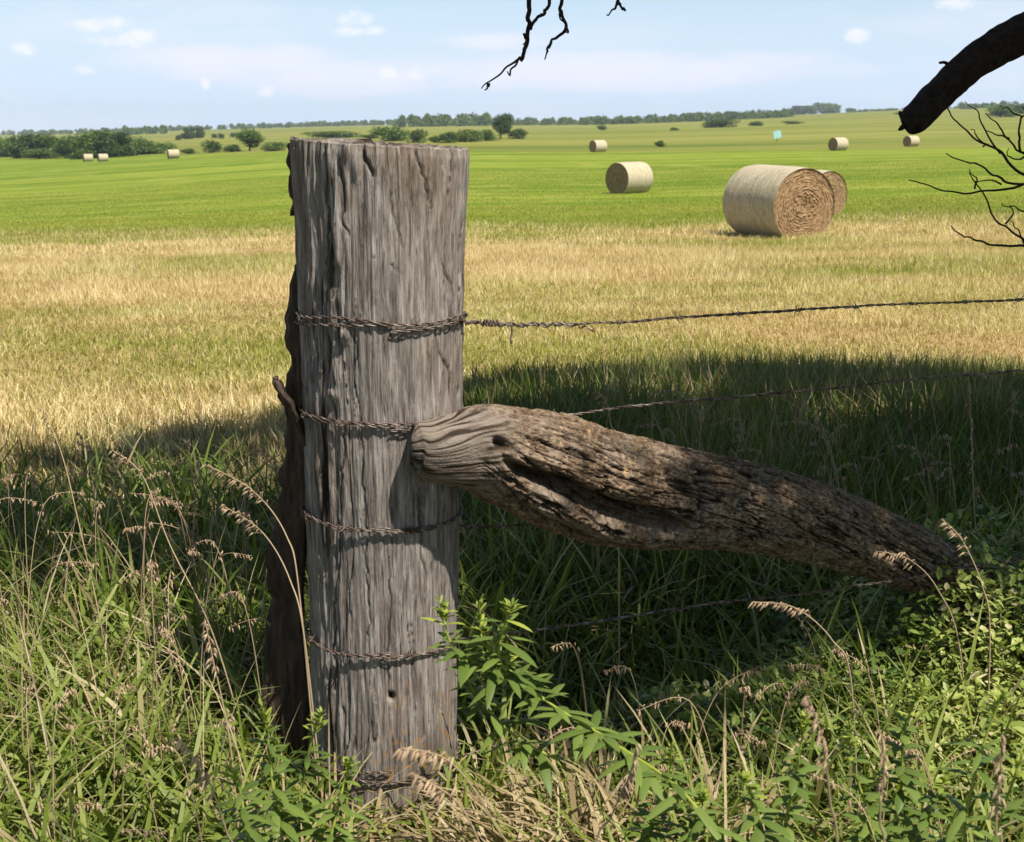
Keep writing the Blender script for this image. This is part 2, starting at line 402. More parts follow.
def bark_mat():
    m, nt, out = newmat('brace_log_bark')
    v3 = mapped(nt, (1, 1, 1)); f = noiset(nt, v3, 90, 6, .7); g = noiset(nt, v3, 14, 4, .6, .4); sp = noiset(nt, v3, 45, 2, .5)
    c = ramp(nt, f, [(.30, (.030, .019, .012)), (.46, (.135, .090, .056)), (.58, (.26, .185, .125)), (.74, (.50, .40, .29))])
    c = mix(nt, ramp(nt, g, [(.45, (0, 0, 0)), (.65, (.6, .6, .6))]), c, mix(nt, f, (.10, .075, .06), (.40, .34, .28)))
    c = mix(nt, math_(nt, 'MULTIPLY', attr(nt, 'smoothwood'), .85), c, ramp(nt, attr(nt, 'grain'), [(.25, (.035, .027, .021)), (.45, (.12, .095, .078)), (.75, (.23, .195, .165))]))
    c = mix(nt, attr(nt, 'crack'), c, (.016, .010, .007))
    c = mix(nt, math_(nt, 'MULTIPLY', ramp(nt, sp, [(.70, (0, 0, 0)), (.74, (.7, .7, .7))]), attr(nt, 'lichen')), c, (.42, .24, .06))
    bsdf(nt, out, c, .92, .12, math_(nt, 'ADD', f, g), .8, .006); return m
M_wood, M_bark = wood_mat(), bark_mat()
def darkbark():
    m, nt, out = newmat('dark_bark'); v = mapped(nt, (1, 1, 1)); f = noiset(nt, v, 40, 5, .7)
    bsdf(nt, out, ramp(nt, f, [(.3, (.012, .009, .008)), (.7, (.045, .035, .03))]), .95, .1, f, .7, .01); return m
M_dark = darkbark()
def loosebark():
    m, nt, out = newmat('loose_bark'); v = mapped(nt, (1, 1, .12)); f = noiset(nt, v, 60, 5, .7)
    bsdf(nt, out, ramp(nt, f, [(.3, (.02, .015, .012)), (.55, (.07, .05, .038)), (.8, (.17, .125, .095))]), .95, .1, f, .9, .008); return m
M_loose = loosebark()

# ------------------------------------------------------------ the old post
ZG = float(gz(PX, PY)); ZT = float(at(378, 143, PY)[2])
def make_post():
    root = empty('fence_post', (PX, PY, ZG))
    tag(root, 'thick weathered grey wooden corner post wrapped with rusty barbed wire', 'fence post')
    nv, nu = 420, 620
    zz = np.linspace(-.25, ZT-ZG, nu); th = np.linspace(0, 2*np.pi, nv, endpoint=False)
    TH, Z = np.meshgrid(th, zz); cx, sx = np.cos(TH), np.sin(TH)
    f = np.clip(Z/(ZT-ZG), 0, 1)
    r = PR*(1.00+.035*np.cos(TH*1-.3)+.03*np.cos(2*TH+1.1)+.018*np.cos(3*TH+2))*np.interp(f, [0, .1, .35, .65, .88, 1], [.99, .96, .955, .995, 1.03, 1.075])
    lump = fbm(cx*1.6, sx*1.6, Z*1.8, 3, 3); r = r+.007*lump
    wx = .25*fbm(cx*2, sx*2, Z*3.5, 3, 33); g1 = fbm((cx+wx)*4.2, (sx+wx*.6)*4.2, Z*1.5, 3, 20); g2 = fbm((cx+wx)*13, sx*13, Z*3.6, 3, 24); g3 = fbm(cx*42, sx*42, Z*7, 2, 28)
    ridge = 1-np.abs(g1)*3.4
    crack = sstep(.88, .99, ridge+.06*g3)*sstep(.0, .35, fbm(cx*2.5, sx*2.5, Z*2.2, 2, 55))*.85
    knotz = (np.hypot((TH-4.72-.12)*PR, (Z-.95)*.9))
    r = r+.0030*g2+.0022*g3+.0012*fbm(cx*70, sx*70, Z*16, 2, 38)-.006*crack
    # the left flank is more rotten: rough vertical channels and crumbled lumps
    rot = np.exp(-((np.angle(np.exp(1j*(TH-3.95))))/.50)**2)
    r = r+rot*(.010*fbm(cx*12, sx*12, Z*9, 4, 60)-.003)
    rotc = rot*sstep(.25, .6, fbm(cx*12, sx*12, Z*6, 3, 60)*-1.4)
    crack = np.maximum(crack, rotc)
    # split near the top right, and a curved scar below it
    def zr(row): return float(at(380, row, PY-PR)[2])-ZG
    for (p0, r0_, p1, r1_, wd, dp) in ((417, 143, 431, 208, .0016, .010), (361, 248, 380, 258, .0024, .007), (380, 258, 398, 264, .0020, .005), (398, 264, 412, 277, .0016, .004), (375, 152, 378, 176, .0034, .010), (347, 160, 356, 236, .0022, .007), (338, 230, 341, 300, .0024, .006),
            (441, 262, 453, 318, .0018, .006), (436, 345, 452, 392, .0020, .006), (352, 430, 347, 520, .0020, .006), (371, 440, 381, 640, .0015, .006), (402, 560, 400, 700, .0018, .008), (343, 560, 341, 700, .003, .008), (425, 480, 428, 610, .0014, .005), (330, 150, 335, 420, .0026, .006), (365, 300, 362, 420, .0014, .004), (398, 190, 407, 250, .0013, .004)):
        pc0 = 377+(r0_-143)*.016; a0 = 4.712+math.asin(max(-.97, min(.97, (p0-pc0)/np.interp(r0_, [143, 250, 400, 640], [88, 83, 79, 71])))); pc1 = 377+(r1_-143)*.016
        a1 = 4.712+math.asin(max(-.97, min(.97, (p1-pc1)/np.interp(r1_, [143, 250, 400, 640], [88, 83, 79, 71])))); z0, z1 = zr(r0_), zr(r1_)
        wig = .006*noise(Z*26, p0, 0, 3)+.0025*noise(Z*90, p0, 0, 5)
        t = np.clip(((TH-a0)*(a1-a0)*PR**2+(Z-z0)*(z1-z0))/(((a1-a0)*PR)**2+(z1-z0)**2), 0, 1)
        dd = np.hypot((TH-a0-t*(a1-a0))*PR+wig, Z-z0-t*(z1-z0)); w_ = wd*(.5+.7*np.sin(np.pi*np.clip(t, .05, .95)))
        q = np.exp(-(dd/w_)**2); r -= dp*.6*q; crack = np.maximum(crack, .85*q)
    # crumbly ridge of brown rot down the left third
    for (p0, row, w1, h1) in ((338, 165, .010, .05), (345, 230, .012, .04), (341, 262, .012, .02), (339, 300, .008, .02), (338, 375, .008, .025), (334, 398, .011, .012), (350, 335, .008, .015), (357, 150, .008, .02), (366, 170, .007, .02)):
        a0 = 4.712+math.asin((p0-378)/86); q = np.exp(-((TH-a0)*PR/w1)**2-((Z-zr(row))/h1)**2); r += .009*q*(1+.8*g2)
    hole = np.exp(-(np.hypot((TH-4.95)*PR*1.5, (Z-zr(700))*1.1)/.008)**2); r -= .02*hole; crack = np.maximum(crack, hole)
    # top cut: a little tilted and ragged
    ztop = (Z >= zz[-1]-1e-6)
    X, Y = r*cx-.022*(1-f), r*sx
    tilt = (-.045*X/PR*PR*1.2+.0022*g2+.003*g3)
    Zf = Z+tilt*sstep(.85, 1, f)
    edge = sstep(.985, 1, f); X = X*(1-.015*edge); Y = Y*(1-.015*edge)
    V = np.stack([X, Y, Zf], -1).reshape(-1, 3); Q = grid_faces(nu, nv)
    A = {'crack': [crack.ravel()], 'lichen': [(sstep(.35, .05, f)*sstep(4.4, 5.2, TH)*sstep(6.2, 5.6, TH)*.9).ravel()]}
    Vs, Qs = [V], [Q]; base = (nu-1)*nv; rim = V[base:]
    prev = base; n = len(V)
    for k, s in enumerate((.96, .9, .8, .68, .55, .42, .3, .18, .07)):
        ring = rim*np.array([s, s, 1]); ring[:, 2] += -.004+.006*fbm(ring[:, 0]*60, ring[:, 1]*60, 0, 3, 9)-.010*np.clip(noise(ring[:, 0]*25, ring[:, 1]*25, 0, 4), 0, 1)
        j = np.arange(nv); j2 = (j+1) % nv
        Qs.append(np.stack([prev+j, prev+j2, n+j2, n+j], 1)); Vs.append(ring); prev = n; n += nv
        A['crack'].append(np.clip(.3+.8*noise(ring[:, 0]*40, ring[:, 1]*40, 0, 7), 0, 1)); A['lichen'].append(np.zeros(nv))
    me = mesh('post_body', np.concatenate(Vs), np.concatenate(Qs), M_wood, True, {k: np.concatenate(v) for k, v in A.items()})
    obj('post_body', me, root)
    # bark slabs still clinging to the left side
    def slab(name, pts, label):
        # pts: list of (row px left outer, row, width, y offset)
        n = 60; P = spline(pts, n); m_ = 22; s = np.linspace(0, 1, m_)
        outer = []; inner = []
        for (px, row, w, y) in P:
            c = at(px, row, y)-np.array([PX, PY, ZG])
            for q in s:
                p = c+np.array([w*q, -.05*math.sin(q*math.pi*.5)+.0*q, 0])
                e = .009*float(fbm(p[0]*60, p[1]*60, p[2]*14, 3, 3))+(.016*float(fbm(p[0]*10, 0, p[2]*22, 4, 6))+.014*float(noise(0, 0, p[2]*9, 8)))*(1-q)
                outer.append(p+np.array([e, -.004+e, 0])); inner.append(p+np.array([e+.004, .014+e, 0]))
        V = np.array(outer+inner); N0 = n*m_
        Q1 = grid_faces(n, m_, False); Q2 = Q1[:, ::-1]+N0
        side = []
        for i in range(n-1):
            side += [[i*m_, (i+1)*m_, N0+(i+1)*m_, N0+i*m_], [(i+1)*m_+m_-1, i*m_+m_-1, N0+i*m_+m_-1, N0+(i+1)*m_+m_-1]]
        for j in range(m_-1):
            side += [[j+1, j, N0+j, N0+j+1], [(n-1)*m_+j, (n-1)*m_+j+1, N0+(n-1)*m_+j+1, N0+(n-1)*m_+j]]
        o = obj(name, mesh(name, V, np.vstack([Q1, Q2, side]), M_loose, True), root)
        if label: o['label'] = label
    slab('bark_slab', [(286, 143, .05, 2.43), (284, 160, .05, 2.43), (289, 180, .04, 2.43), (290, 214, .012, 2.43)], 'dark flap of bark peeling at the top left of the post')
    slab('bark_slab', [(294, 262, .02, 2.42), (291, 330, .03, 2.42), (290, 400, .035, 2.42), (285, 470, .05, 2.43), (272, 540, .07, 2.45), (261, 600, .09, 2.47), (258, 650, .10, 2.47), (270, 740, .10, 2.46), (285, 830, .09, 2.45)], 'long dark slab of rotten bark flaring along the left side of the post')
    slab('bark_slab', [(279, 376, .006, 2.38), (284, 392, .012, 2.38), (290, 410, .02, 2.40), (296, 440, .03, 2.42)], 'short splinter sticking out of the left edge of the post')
    for (px, row, s) in ((461, 195, .008), (461, 240, .007), (459, 262, .006)):
        c = at(px, row, 2.41)-np.array([PX, PY, ZG]); V, Q, T = tube([c+[0, 0, -s*2], c+[0, 0, -s], c, c+[0, 0, s*1.4], c+[0, 0, s*2]], [s*.2, s*.8, s, s*.7, s*.2], 7, .5)
        A2 = Acc(); A2.add(V, Q, T); obj('bark_chip', A2.mesh('bark_chip', M_loose), root)
make_post()

# ------------------------------------------------------------ the leaning brace log
def make_log():
    key = [(414, 446, 2.242, 12), (415, 446, 2.242, 22), (418, 446, 2.244, 28), (430, 448, 2.252, 33), (450, 449, 2.27, 38), (480, 448, 2.30, 46), (520, 459, 2.335, 53), (560, 471, 2.375, 57), (600, 484, 2.42, 57), (640, 492, 2.465, 55), (680, 497, 2.51, 50),
           (720, 501, 2.555, 46), (760, 508, 2.60, 43), (800, 519, 2.65, 41), (840, 532, 2.70, 38), (880, 547, 2.75, 35), (920, 564, 2.80, 32), (955, 583, 2.84, 28), (985, 604, 2.88, 24), (1010, 626, 2.9, 8)]
    P = []
    for px, row, y, r in key:
        p = at(px, row, y); P.append([*p, r*depth(y, p[2])/F, px])
    S = spline(P, 900); C = S[:, :3]; rad = np.maximum(S[:, 3], .004); PXs = S[:, 4]
    T = np.gradient(C, axis=0); T /= np.linalg.norm(T, axis=1)[:, None]
    T = np.stack([np.convolve(np.pad(T[:, i], 20, mode='edge'), np.ones(41)/41, 'valid') for i in range(3)], 1); T /= np.linalg.norm(T, axis=1)[:, None]
    front = -C/np.linalg.norm(C, axis=1)[:, None]; front[:] = front[450]
    Fr = front-T*np.sum(front*T, 1)[:, None]; Fr /= np.linalg.norm(Fr, axis=1)[:, None]
    Up = np.cross(Fr, T); Up *= np.sign(Up[:, 2:3])
    s = np.cumsum(np.r_[0, np.linalg.norm(np.diff(C, axis=0), axis=1)])
    nv = 400; th = np.linspace(-np.pi, np.pi, nv, endpoint=False)     # 0 faces the road, +90 is up
    S2, TH = np.meshgrid(s, th, indexing='ij'); px = PXs[:, None]*np.ones(nv); rr = rad[:, None]*np.ones(nv)
    ct, st = np.cos(TH), np.sin(TH)
    smoothw = sstep(505, 455, px+14*noise(S2*30, ct*2, st*2, 9))*sstep(-1.9, -1.2, TH)*sstep(2.3, 1.6, TH)
    wob = .10*fbm(S2*5, ct*1.2, st*1.2, 3, 2)
    rr = rr*(1+wob)
    # flat sides on the dressed end by the post
    rr *= 1+.05*np.cos(2*TH)*smoothw
    # two swollen strands with a deep hollow between them
    a0 = np.interp(px, [470, 500, 560, 600, 640, 670], [-.10, -.22, -.30, -.38, -.50, -.62])
    dth = np.arcsin(np.clip(st, -1, 1)); A = TH-a0
    win = sstep(470, 515, px)*sstep(672, 650, px)
    wid = np.interp(px, [470, 540, 620, 665], [.07, .17, .22, .12])
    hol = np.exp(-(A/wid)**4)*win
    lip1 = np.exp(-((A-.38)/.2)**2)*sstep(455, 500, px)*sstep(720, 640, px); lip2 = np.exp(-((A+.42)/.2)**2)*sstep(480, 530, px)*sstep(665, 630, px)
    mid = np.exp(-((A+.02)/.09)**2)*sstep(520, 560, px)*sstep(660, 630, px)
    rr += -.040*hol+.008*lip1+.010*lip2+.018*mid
    hol2 = np.exp(-((A+.78)/.07)**2)*sstep(500, 540, px)*sstep(660, 620, px); rr -= .012*hol2
    # knot hole on the dressed end
    kn = np.exp(-(((px-477)/6)**2+((TH-.10)/.13)**2)**1.5); rr -= .020*kn
    kn2 = np.exp(-(((px-494)/9)**2+((TH+.05)/.13)**2)); rr += .009*kn2
    # plated bark
    tw = TH+1.2*S2
    n1 = fbm(S2*7.5, np.cos(tw)*5.8, np.sin(tw)*5.8, 4, 70); n2 = fbm(S2*30, np.cos(tw)*15, np.sin(tw)*15, 3, 74); n3 = fbm(S2*130, ct*22, st*22, 2, 78)
    br = 1-smoothw
    crk = np.maximum(sstep(.70, .95, 1-np.abs(n1)*3.0), .7*sstep(.72, .95, 1-np.abs(n2)*2.6))*br
    rr += br*(.006*n1+.0036*n2+.0020*n3)-.0075*crk
    grain = fbm(S2*5, ct*1+TH*11+2.0*np.sin(S2*9), 0*TH, 3, 90, .6); gl = fbm(0*px+2, (st*np.maximum(.6, 1)*3.0-(px-415)*.020+.5*noise(px*.03, st*2, 0, 4))*6.5, ct*.8+px*.03, 3, 90, .6); grain = gl; rr += smoothw*(.0016*np.clip(grain, -.5, .6)+.004*fbm(px*.05, st*2, ct*2, 2, 41))
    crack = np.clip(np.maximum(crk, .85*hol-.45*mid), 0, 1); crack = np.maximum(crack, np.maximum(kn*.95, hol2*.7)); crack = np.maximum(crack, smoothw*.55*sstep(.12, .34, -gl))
    V = C[:, None]+rr[..., None]*(ct[..., None]*Fr[:, None]+st[..., None]*Up[:, None])
    V = V.reshape(-1, 3); Q = grid_faces(len(s), nv); n = len(V); V = np.vstack([V, C[0], C[-1]])
    j = np.arange(nv); j2 = (j+1) % nv; b = (len(s)-1)*nv
    Tt = np.vstack([np.stack([j2, j, np.full(nv, n)], 1), np.stack([b+j, b+j2, np.full(nv, n+1)], 1)])
    lich = sstep(0, .5, st)*sstep(700, 560, px)*.9+.35*sstep(.2, -.5, st)*sstep(560, 640, px)*sstep(720, 660, px)
    pad = lambda a: np.r_[a.ravel(), a.ravel()[0], a.ravel()[-1]]
    o0 = C[0]
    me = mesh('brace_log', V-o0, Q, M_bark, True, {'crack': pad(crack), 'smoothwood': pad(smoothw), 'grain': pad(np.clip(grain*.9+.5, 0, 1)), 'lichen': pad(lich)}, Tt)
    root = empty('brace_log', o0); tag(root, 'rough barked log leaning on the post as a brace, its far end in the grass', 'log')
    obj('log_body', me, root)
    for (px, row, a, L, r) in ((935, 528, (.2, -.1, 1), .02, .006), (757, 478, (-.3, -.2, 1), .012, .010)):
        c = at(px, row, 2.7)-o0
        V, Q, T_ = tube(c[None]+np.linspace(-.3, 1, 6)[:, None]*np.array(a)*L, np.linspace(r, r*.4, 6), 8, .3); A2 = Acc(); z = np.zeros(len(V)); A2.add(V, Q, T_, crack=.2, smoothwood=0, grain=.4, lichen=0)
        obj('branch_stub', A2.mesh('branch_stub', M_bark), root)
make_log()

# ------------------------------------------------------------ barbed wire
def wiremat():
    m, nt, out = newmat('rusty_wire'); v = mapped(nt, (1, 1, 1)); f = noiset(nt, v, 70, 4, .6)
    p = bsdf(nt, out, ramp(nt, f, [(.38, (.06, .036, .026)), (.52, (.15, .11, .088)), (.68, (.32, .28, .25))]), .6, .4); p.inputs['Metallic'].default_value = .35; return m
M_wire = wiremat()
def wire(row0, ends, label, seed, tail=False, start=None):
    rs = np.random.default_rng(seed)
    z0 = float(at(380, row0, PY-PR)[2]); root = empty('barbed_wire', (PX, PY, z0)); O = np.array([PX, PY, z0]); SH = None
    tag(root, label, 'barbed wire', 'strands of the wire fence')
    f0 = (z0-ZG)/(ZT-ZG); rw = PR*float(np.interp(f0, [0, .1, .35, .65, .88, 1], [.99, .96, .955, .995, 1.03, 1.075]))*1.045+.004; PXw = PX-.022*(1-f0)
    # wrap round the post, two turns lying close together
    n = 900; t = np.linspace(0, 1, n); a = -1.35+t*4*np.pi*1.0
    sh_ = 1+.035*np.cos(a-.3)+.03*np.cos(2*a+1.1)+.018*np.cos(3*a+2); rw = rw-.004-rw*.034; ra = rw*sh_+.0045
    wr = np.stack([np.cos(a)*ra+PXw-PX, np.sin(a)*ra, .006*np.sin(a*1.3+seed)+(t-.5)*.014+.004*np.array(noise(a*1.7, seed, 0, 3))], 1)
    def helix(P, amp, pitch, ph):
        T, N, B = frames(P); s = np.cumsum(np.r_[0, np.linalg.norm(np.diff(P, axis=0), axis=1)]); k = s/pitch*2*np.pi+ph
        return P+amp*(np.cos(k)[:, None]*N+np.sin(k)[:, None]*B)
    A = Acc()
    for ph in (0, math.pi):
        V, Q, T = tube(helix(wr, .0018, .045, ph), .0014, 5); A.add(V, Q, T)
    obj('wire_wrap', A.mesh('wire_wrap', M_wire), root)
    # the run along the fence
    P0 = np.array([PXw+rw*math.cos(-.55), PY+rw*math.sin(-.55), z0])
    pts = [P0]+[at(*e) for e in ends]
    last = pts[-1]; prev = pts[-2]; dv = (last-prev)/np.linalg.norm(last-prev); dv = np.array([.955, .295, .0])
    pts += [last+dv*1.2+[0, 0, -.01], last+dv*3.0+[0, 0, 0], last+dv*5.5+[0, 0, .03]]
    P = spline(np.array(pts), 1500)-O
    seg = np.linalg.norm(np.diff(P, axis=0), axis=1); s = np.r_[0, np.cumsum(seg)]
    ss = np.arange(0, s[-1], .004); P = np.stack([np.interp(ss, s, P[:, i]) for i in range(3)], 1)
    P[:, 2] += .0022*noise(ss*9, seed, 0, 4)+.0012*noise(ss*30, seed, 0, 5)
    for ph in (0, math.pi):
        V, Q, T = tube(helix(P, .0016, .05, ph), .0016, 4); A2 = Acc(); A2.add(V, Q, T)
        obj('wire_strand', A2.mesh('wire_strand', M_wire), root)
    if tail:   # the long free end twisted back along the first span
        k = int(.36/.004); Pt = P[5:k].copy(); st = np.linspace(0, 1, len(Pt)); Pt[:, 2] += -.012*sstep(.85, 1, st)
        A3 = Acc()
        V, Q, T = tube(helix(Pt, .0042, .022, 1), .0014, 5); A3.add(V, Q, T)
        V, Q, T = tube(helix(Pt, .0050, .05, 3), .0014, 5); A3.add(V, Q, T)
        c = P[int(.185/.004)]; V, Q, T = tube(c+np.array([[0, 0, .004], [.001, 0, -.012], [-.001, -.001, -.030], [0, 0, -.036]]), .0018, 5); A3.add(V, Q, T)
        c = P[int(.10/.004)]
        for q in range(3):
            a_ = np.linspace(0, 12, 50); V, Q, T = tube(c+np.stack([a_*.0011+q*.012, .006*np.cos(a_), .006*np.sin(a_)], 1), .0016, 5); A3.add(V, Q, T)
        obj('tie_wire', A3.mesh('tie_wire', M_wire), root)
    # barbs
    pos = np.arange(.13+.05*rs.random(), min(ss[-1], 2.4), .125); first = None
    def barb(c, t, r0):
        A = Acc(); u = np.cross(t, [0, 0, 1.]); u /= np.linalg.norm(u); w = np.cross(u, t)
        a_ = np.linspace(0, 4*np.pi, 26); q = c+t*((a_/12.6-.5)*.010)[:, None]+.0034*(np.cos(a_)[:, None]*u+np.sin(a_)[:, None]*w)
        V, Q, T = tube(q, .0011, 4); A.add(V, Q, T)
        for k in (0, 1):
            e = r0+k*2.6; d = math.cos(e)*u+math.sin(e)*w+t*(.5 if k else -.5); b = c+t*(.005 if k else -.005)
            V, Q, T = tube(np.array([b-d*.013, b, b+d*.015]), [.0006, .0011, .0005], 4); A.add(V, Q, T)
        return A
    for q in pos:
        i = int(q/.004); t = P[min(i+2, len(P)-1)]-P[i-2]; t /= np.linalg.norm(t)
        me = barb(np.zeros(3), t, rs.uniform(0, 6.28)).mesh('barb', M_wire); obj('barb', me, root, P[i])
    for a_ in (4.3, 5.2, 3.6):
        c = np.array([math.cos(a_)*rw*1.01+PXw-PX, math.sin(a_)*rw*1.01, .002]); t = np.array([-math.sin(a_), math.cos(a_), 0])
        obj('barb', barb(np.zeros(3), t, rs.uniform(0, 6)).mesh('barb', M_wire), root, c)
wire(327, [(520, 325, 2.47), (640, 320, 2.53), (800, 310, 2.60), (1024, 299, 2.72)], 'topmost barbed wire, running from the upper post above the log to the right', 1, True)
wire(427, [(520, 418, 2.47), (640, 406, 2.54), (800, 391, 2.62), (1024, 371, 2.74)], 'second barbed wire from the top, just above the log against the tree shade', 2)
wire(532, [(490, 527, 2.45), (640, 520, 2.60), (800, 516, 2.76), (900, 530, 2.88), (1024, 566, 3.0)], 'middle barbed wire, passing behind the leaning log', 3)
wire(658, [(500, 634, 2.46), (580, 624, 2.49), (680, 608, 2.55), (860, 586, 2.66), (1024, 560, 2.76)], 'second lowest barbed wire, crossing the dark hollow under the log', 4)
wire(780, [(500, 745, 2.46), (600, 723, 2.50), (700, 706, 2.56), (800, 685, 2.62), (1024, 645, 2.76)], 'lowest barbed wire, running low through the grass at the foot of the post', 5)

# ------------------------------------------------------------ hay bales
def balemats():
    m, nt, out = newmat('bale_net_wrap')
    tc = nt.nodes.new('ShaderNodeTexCoord'); sx = nt.nodes.new('ShaderNodeSeparateXYZ'); nt.links.new(tc.outputs['Object'], sx.inputs[0])
    v = mapped(nt, (6, 1.2, 1.2)); f = noiset(nt, v, 3.5, 5, .65); v2 = mapped(nt, (1, 1, 1)); g = noiset(nt, v2, 22, 4, .7)
    c = ramp(nt, f, [(.3, (.27, .22, .13)), (.5, (.44, .37, .24)), (.7, (.60, .53, .38))])
    c = mix(nt, .35, c, ramp(nt, g, [(.3, (.20, .16, .09)), (.7, (.56, .50, .36))]))
    bsdf(nt, out, c, .85, .25, math_(nt, 'ADD', f, g), .5, .03)
    m2, nt, out = newmat('bale_rolled_end'); v2 = mapped(nt, (1, 1, 1)); g = noiset(nt, v2, 26, 6, .8)
    c = ramp(nt, attr(nt, 'layer'), [(0, (.07, .035, .014)), (.4, (.27, .165, .08)), (1, (.52, .37, .21))])
    c = mix(nt, .45, c, ramp(nt, g, [(.3, (.11, .06, .026)), (.55, (.34, .22, .115)), (.75, (.60, .46, .28))]))
    bsdf(nt, out, c, .95, .1, g, .8, .04); return m, m2
M_wrap, M_end = balemats()
BR, BL = .76, 1.70
def make_bale():
    root = empty('hay_bale')      # axis along local x, end face toward +x
    nu, nv = 50, 128; xs = np.linspace(-BL/2, BL/2, nu); th = np.linspace(0, 2*np.pi, nv, endpoint=False)
    X, TH = np.meshgrid(xs, th, indexing='ij'); e = np.abs(X)/(BL/2)
    r = BR*(1-.03*e**6+.008*fbm(X*3, np.cos(TH)*2, np.sin(TH)*2, 3, 5)+.006*noise(X*9, TH*0, 0, 6))
    Z = r*np.sin(TH); Z = np.maximum(Z, -BR*.93+.01*noise(X*6, TH*4, 0, 2)) + BR*.93
    V = np.stack([X, r*np.cos(TH), Z], -1).reshape(-1, 3)
    obj('net_wrap', mesh('net_wrap', V, grid_faces(nu, nv), M_wrap), root)
    for s in (1, -1):
        nr = 70; q = np.linspace(.985, 0.0, nr); RR, T2 = np.meshgrid(q, np.linspace(0, 2*np.pi, 160, endpoint=False), indexing='ij')
        cxy = np.array([.05, .02])*(1-RR[..., None])
        spiral = RR*15+T2*s/(2*np.pi)+1.3*fbm(RR*3, np.cos(T2)*2, np.sin(T2)*2, 3, 8)
        lay_ = .5+.5*np.cos(spiral*2*np.pi); rag = fbm(RR*30, np.cos(T2)*14*RR, np.sin(T2)*14*RR, 4, 18)
        x = s*(BL/2-.03+.010*lay_+.016*rag-.05*np.exp(-(RR/.16)**2)+.03*np.exp(-((RR-.3)/.1)**2)*rag)
        rr = BR*RR*.985; y = rr*np.cos(T2)+cxy[..., 0]; z = np.maximum(rr*np.sin(T2), -BR*.92)+BR*.93
        V = np.stack([x, y, z], -1).reshape(-1, 3); Q = grid_faces(nr, 160)
        if s < 0: Q = Q[:, ::-1]
        obj('rolled_end', mesh('rolled_end', V, Q, M_end, True, {'layer': np.clip(lay_*.45+rag*1.1+.28, 0, 1).ravel()}), root)
    return root
bale0 = make_bale(); used = False
def place_bale(px, row, phi, label, s=1.0, group='round hay bales on the mown meadow', stretch=None):
    global used
    p = hit(px, row); o = copy_tree(bale0) if used else bale0; used = True
    o.location = [float(v) for v in p]; o.location.z -= .03
    o.rotation_euler = (0, 0, R(phi)); o.scale = (s, s, s); tag(o, label, 'hay bale', group)
    if stretch: o.scale[0] *= stretch
    print('bale', px, row, 'y=%.1f' % p[1], 'h px=%.1f' % (1.48*s*F/p[1]))
# phi: direction of the near end face, degrees from +x
place_bale(776, 236, -66, 'largest and nearest round hay bale, its rolled brown end facing right', .965, stretch=1.08)
place_bale(810, 215, -62, 'round bale half hidden right behind the largest bale', .86)
place_bale(629, 193, 222, 'mid sized round bale alone in the open meadow, its dark shaded end to the left')
place_bale(598, 152, 215, 'small distant round bale near the field edge, above the lone mid meadow bale', .95)
place_bale(838, 150.5, 212, 'distant round bale on the green meadow left of the hanging dead limb', .95)
place_bale(911, 146.5, 212, 'distant round bale partly behind the broken end of the dead limb', .85)
place_bale(173.5, 158.5, 205, 'tiny distant round bale just right of the left grove', .95)
place_bale(103, 161.5, 212, 'right one of two tiny round bales standing together before the left grove', .85)
place_bale(88, 161.5, 212, 'left one of two tiny round bales standing together before the left grove', .85)

# ------------------------------------------------------------ distant sign
sg = hit(777, 141.5); root = empty('field_sign', sg); tag(root, 'small pale teal square sign standing in the far pasture', 'sign')
k_ = sg[1]/F; m, nt, out = newmat('teal_panel'); bsdf(nt, out, mix(nt, noiset(nt, mapped(nt, (1, 1, 1)), 2), (.22, .50, .48), (.50, .72, .70)), .5, .4)
A = Acc(); w_, h_, t_ = 3.6*k_, 3.6*k_, .04
V = np.array([[x, y, z] for x in (-w_, w_) for y in (-t_, t_) for z in (3.0*k_, 3.0*k_+2*h_)]); rot = R(12); V[:, 0], V[:, 2] = V[:, 0]*math.cos(rot)-(V[:, 2]-7*k_)*math.sin(rot), 7*k_+V[:, 0]*math.sin(rot)+(V[:, 2]-7*k_)*math.cos(rot)
A.add(V, [[0, 1, 3, 2], [4, 6, 7, 5], [0, 4, 5, 1], [2, 3, 7, 6], [0, 2, 6, 4], [1, 5, 7, 3]]); obj('sign_panel', A.mesh('sign_panel', m, False), root)
A = Acc(); V, Q, T = tube([[0, .12, -.2], [0, .12, 6*k_]], .05, 6); A.add(V, Q, T); obj('sign_post', A.mesh('sign_post', M_dark), root)

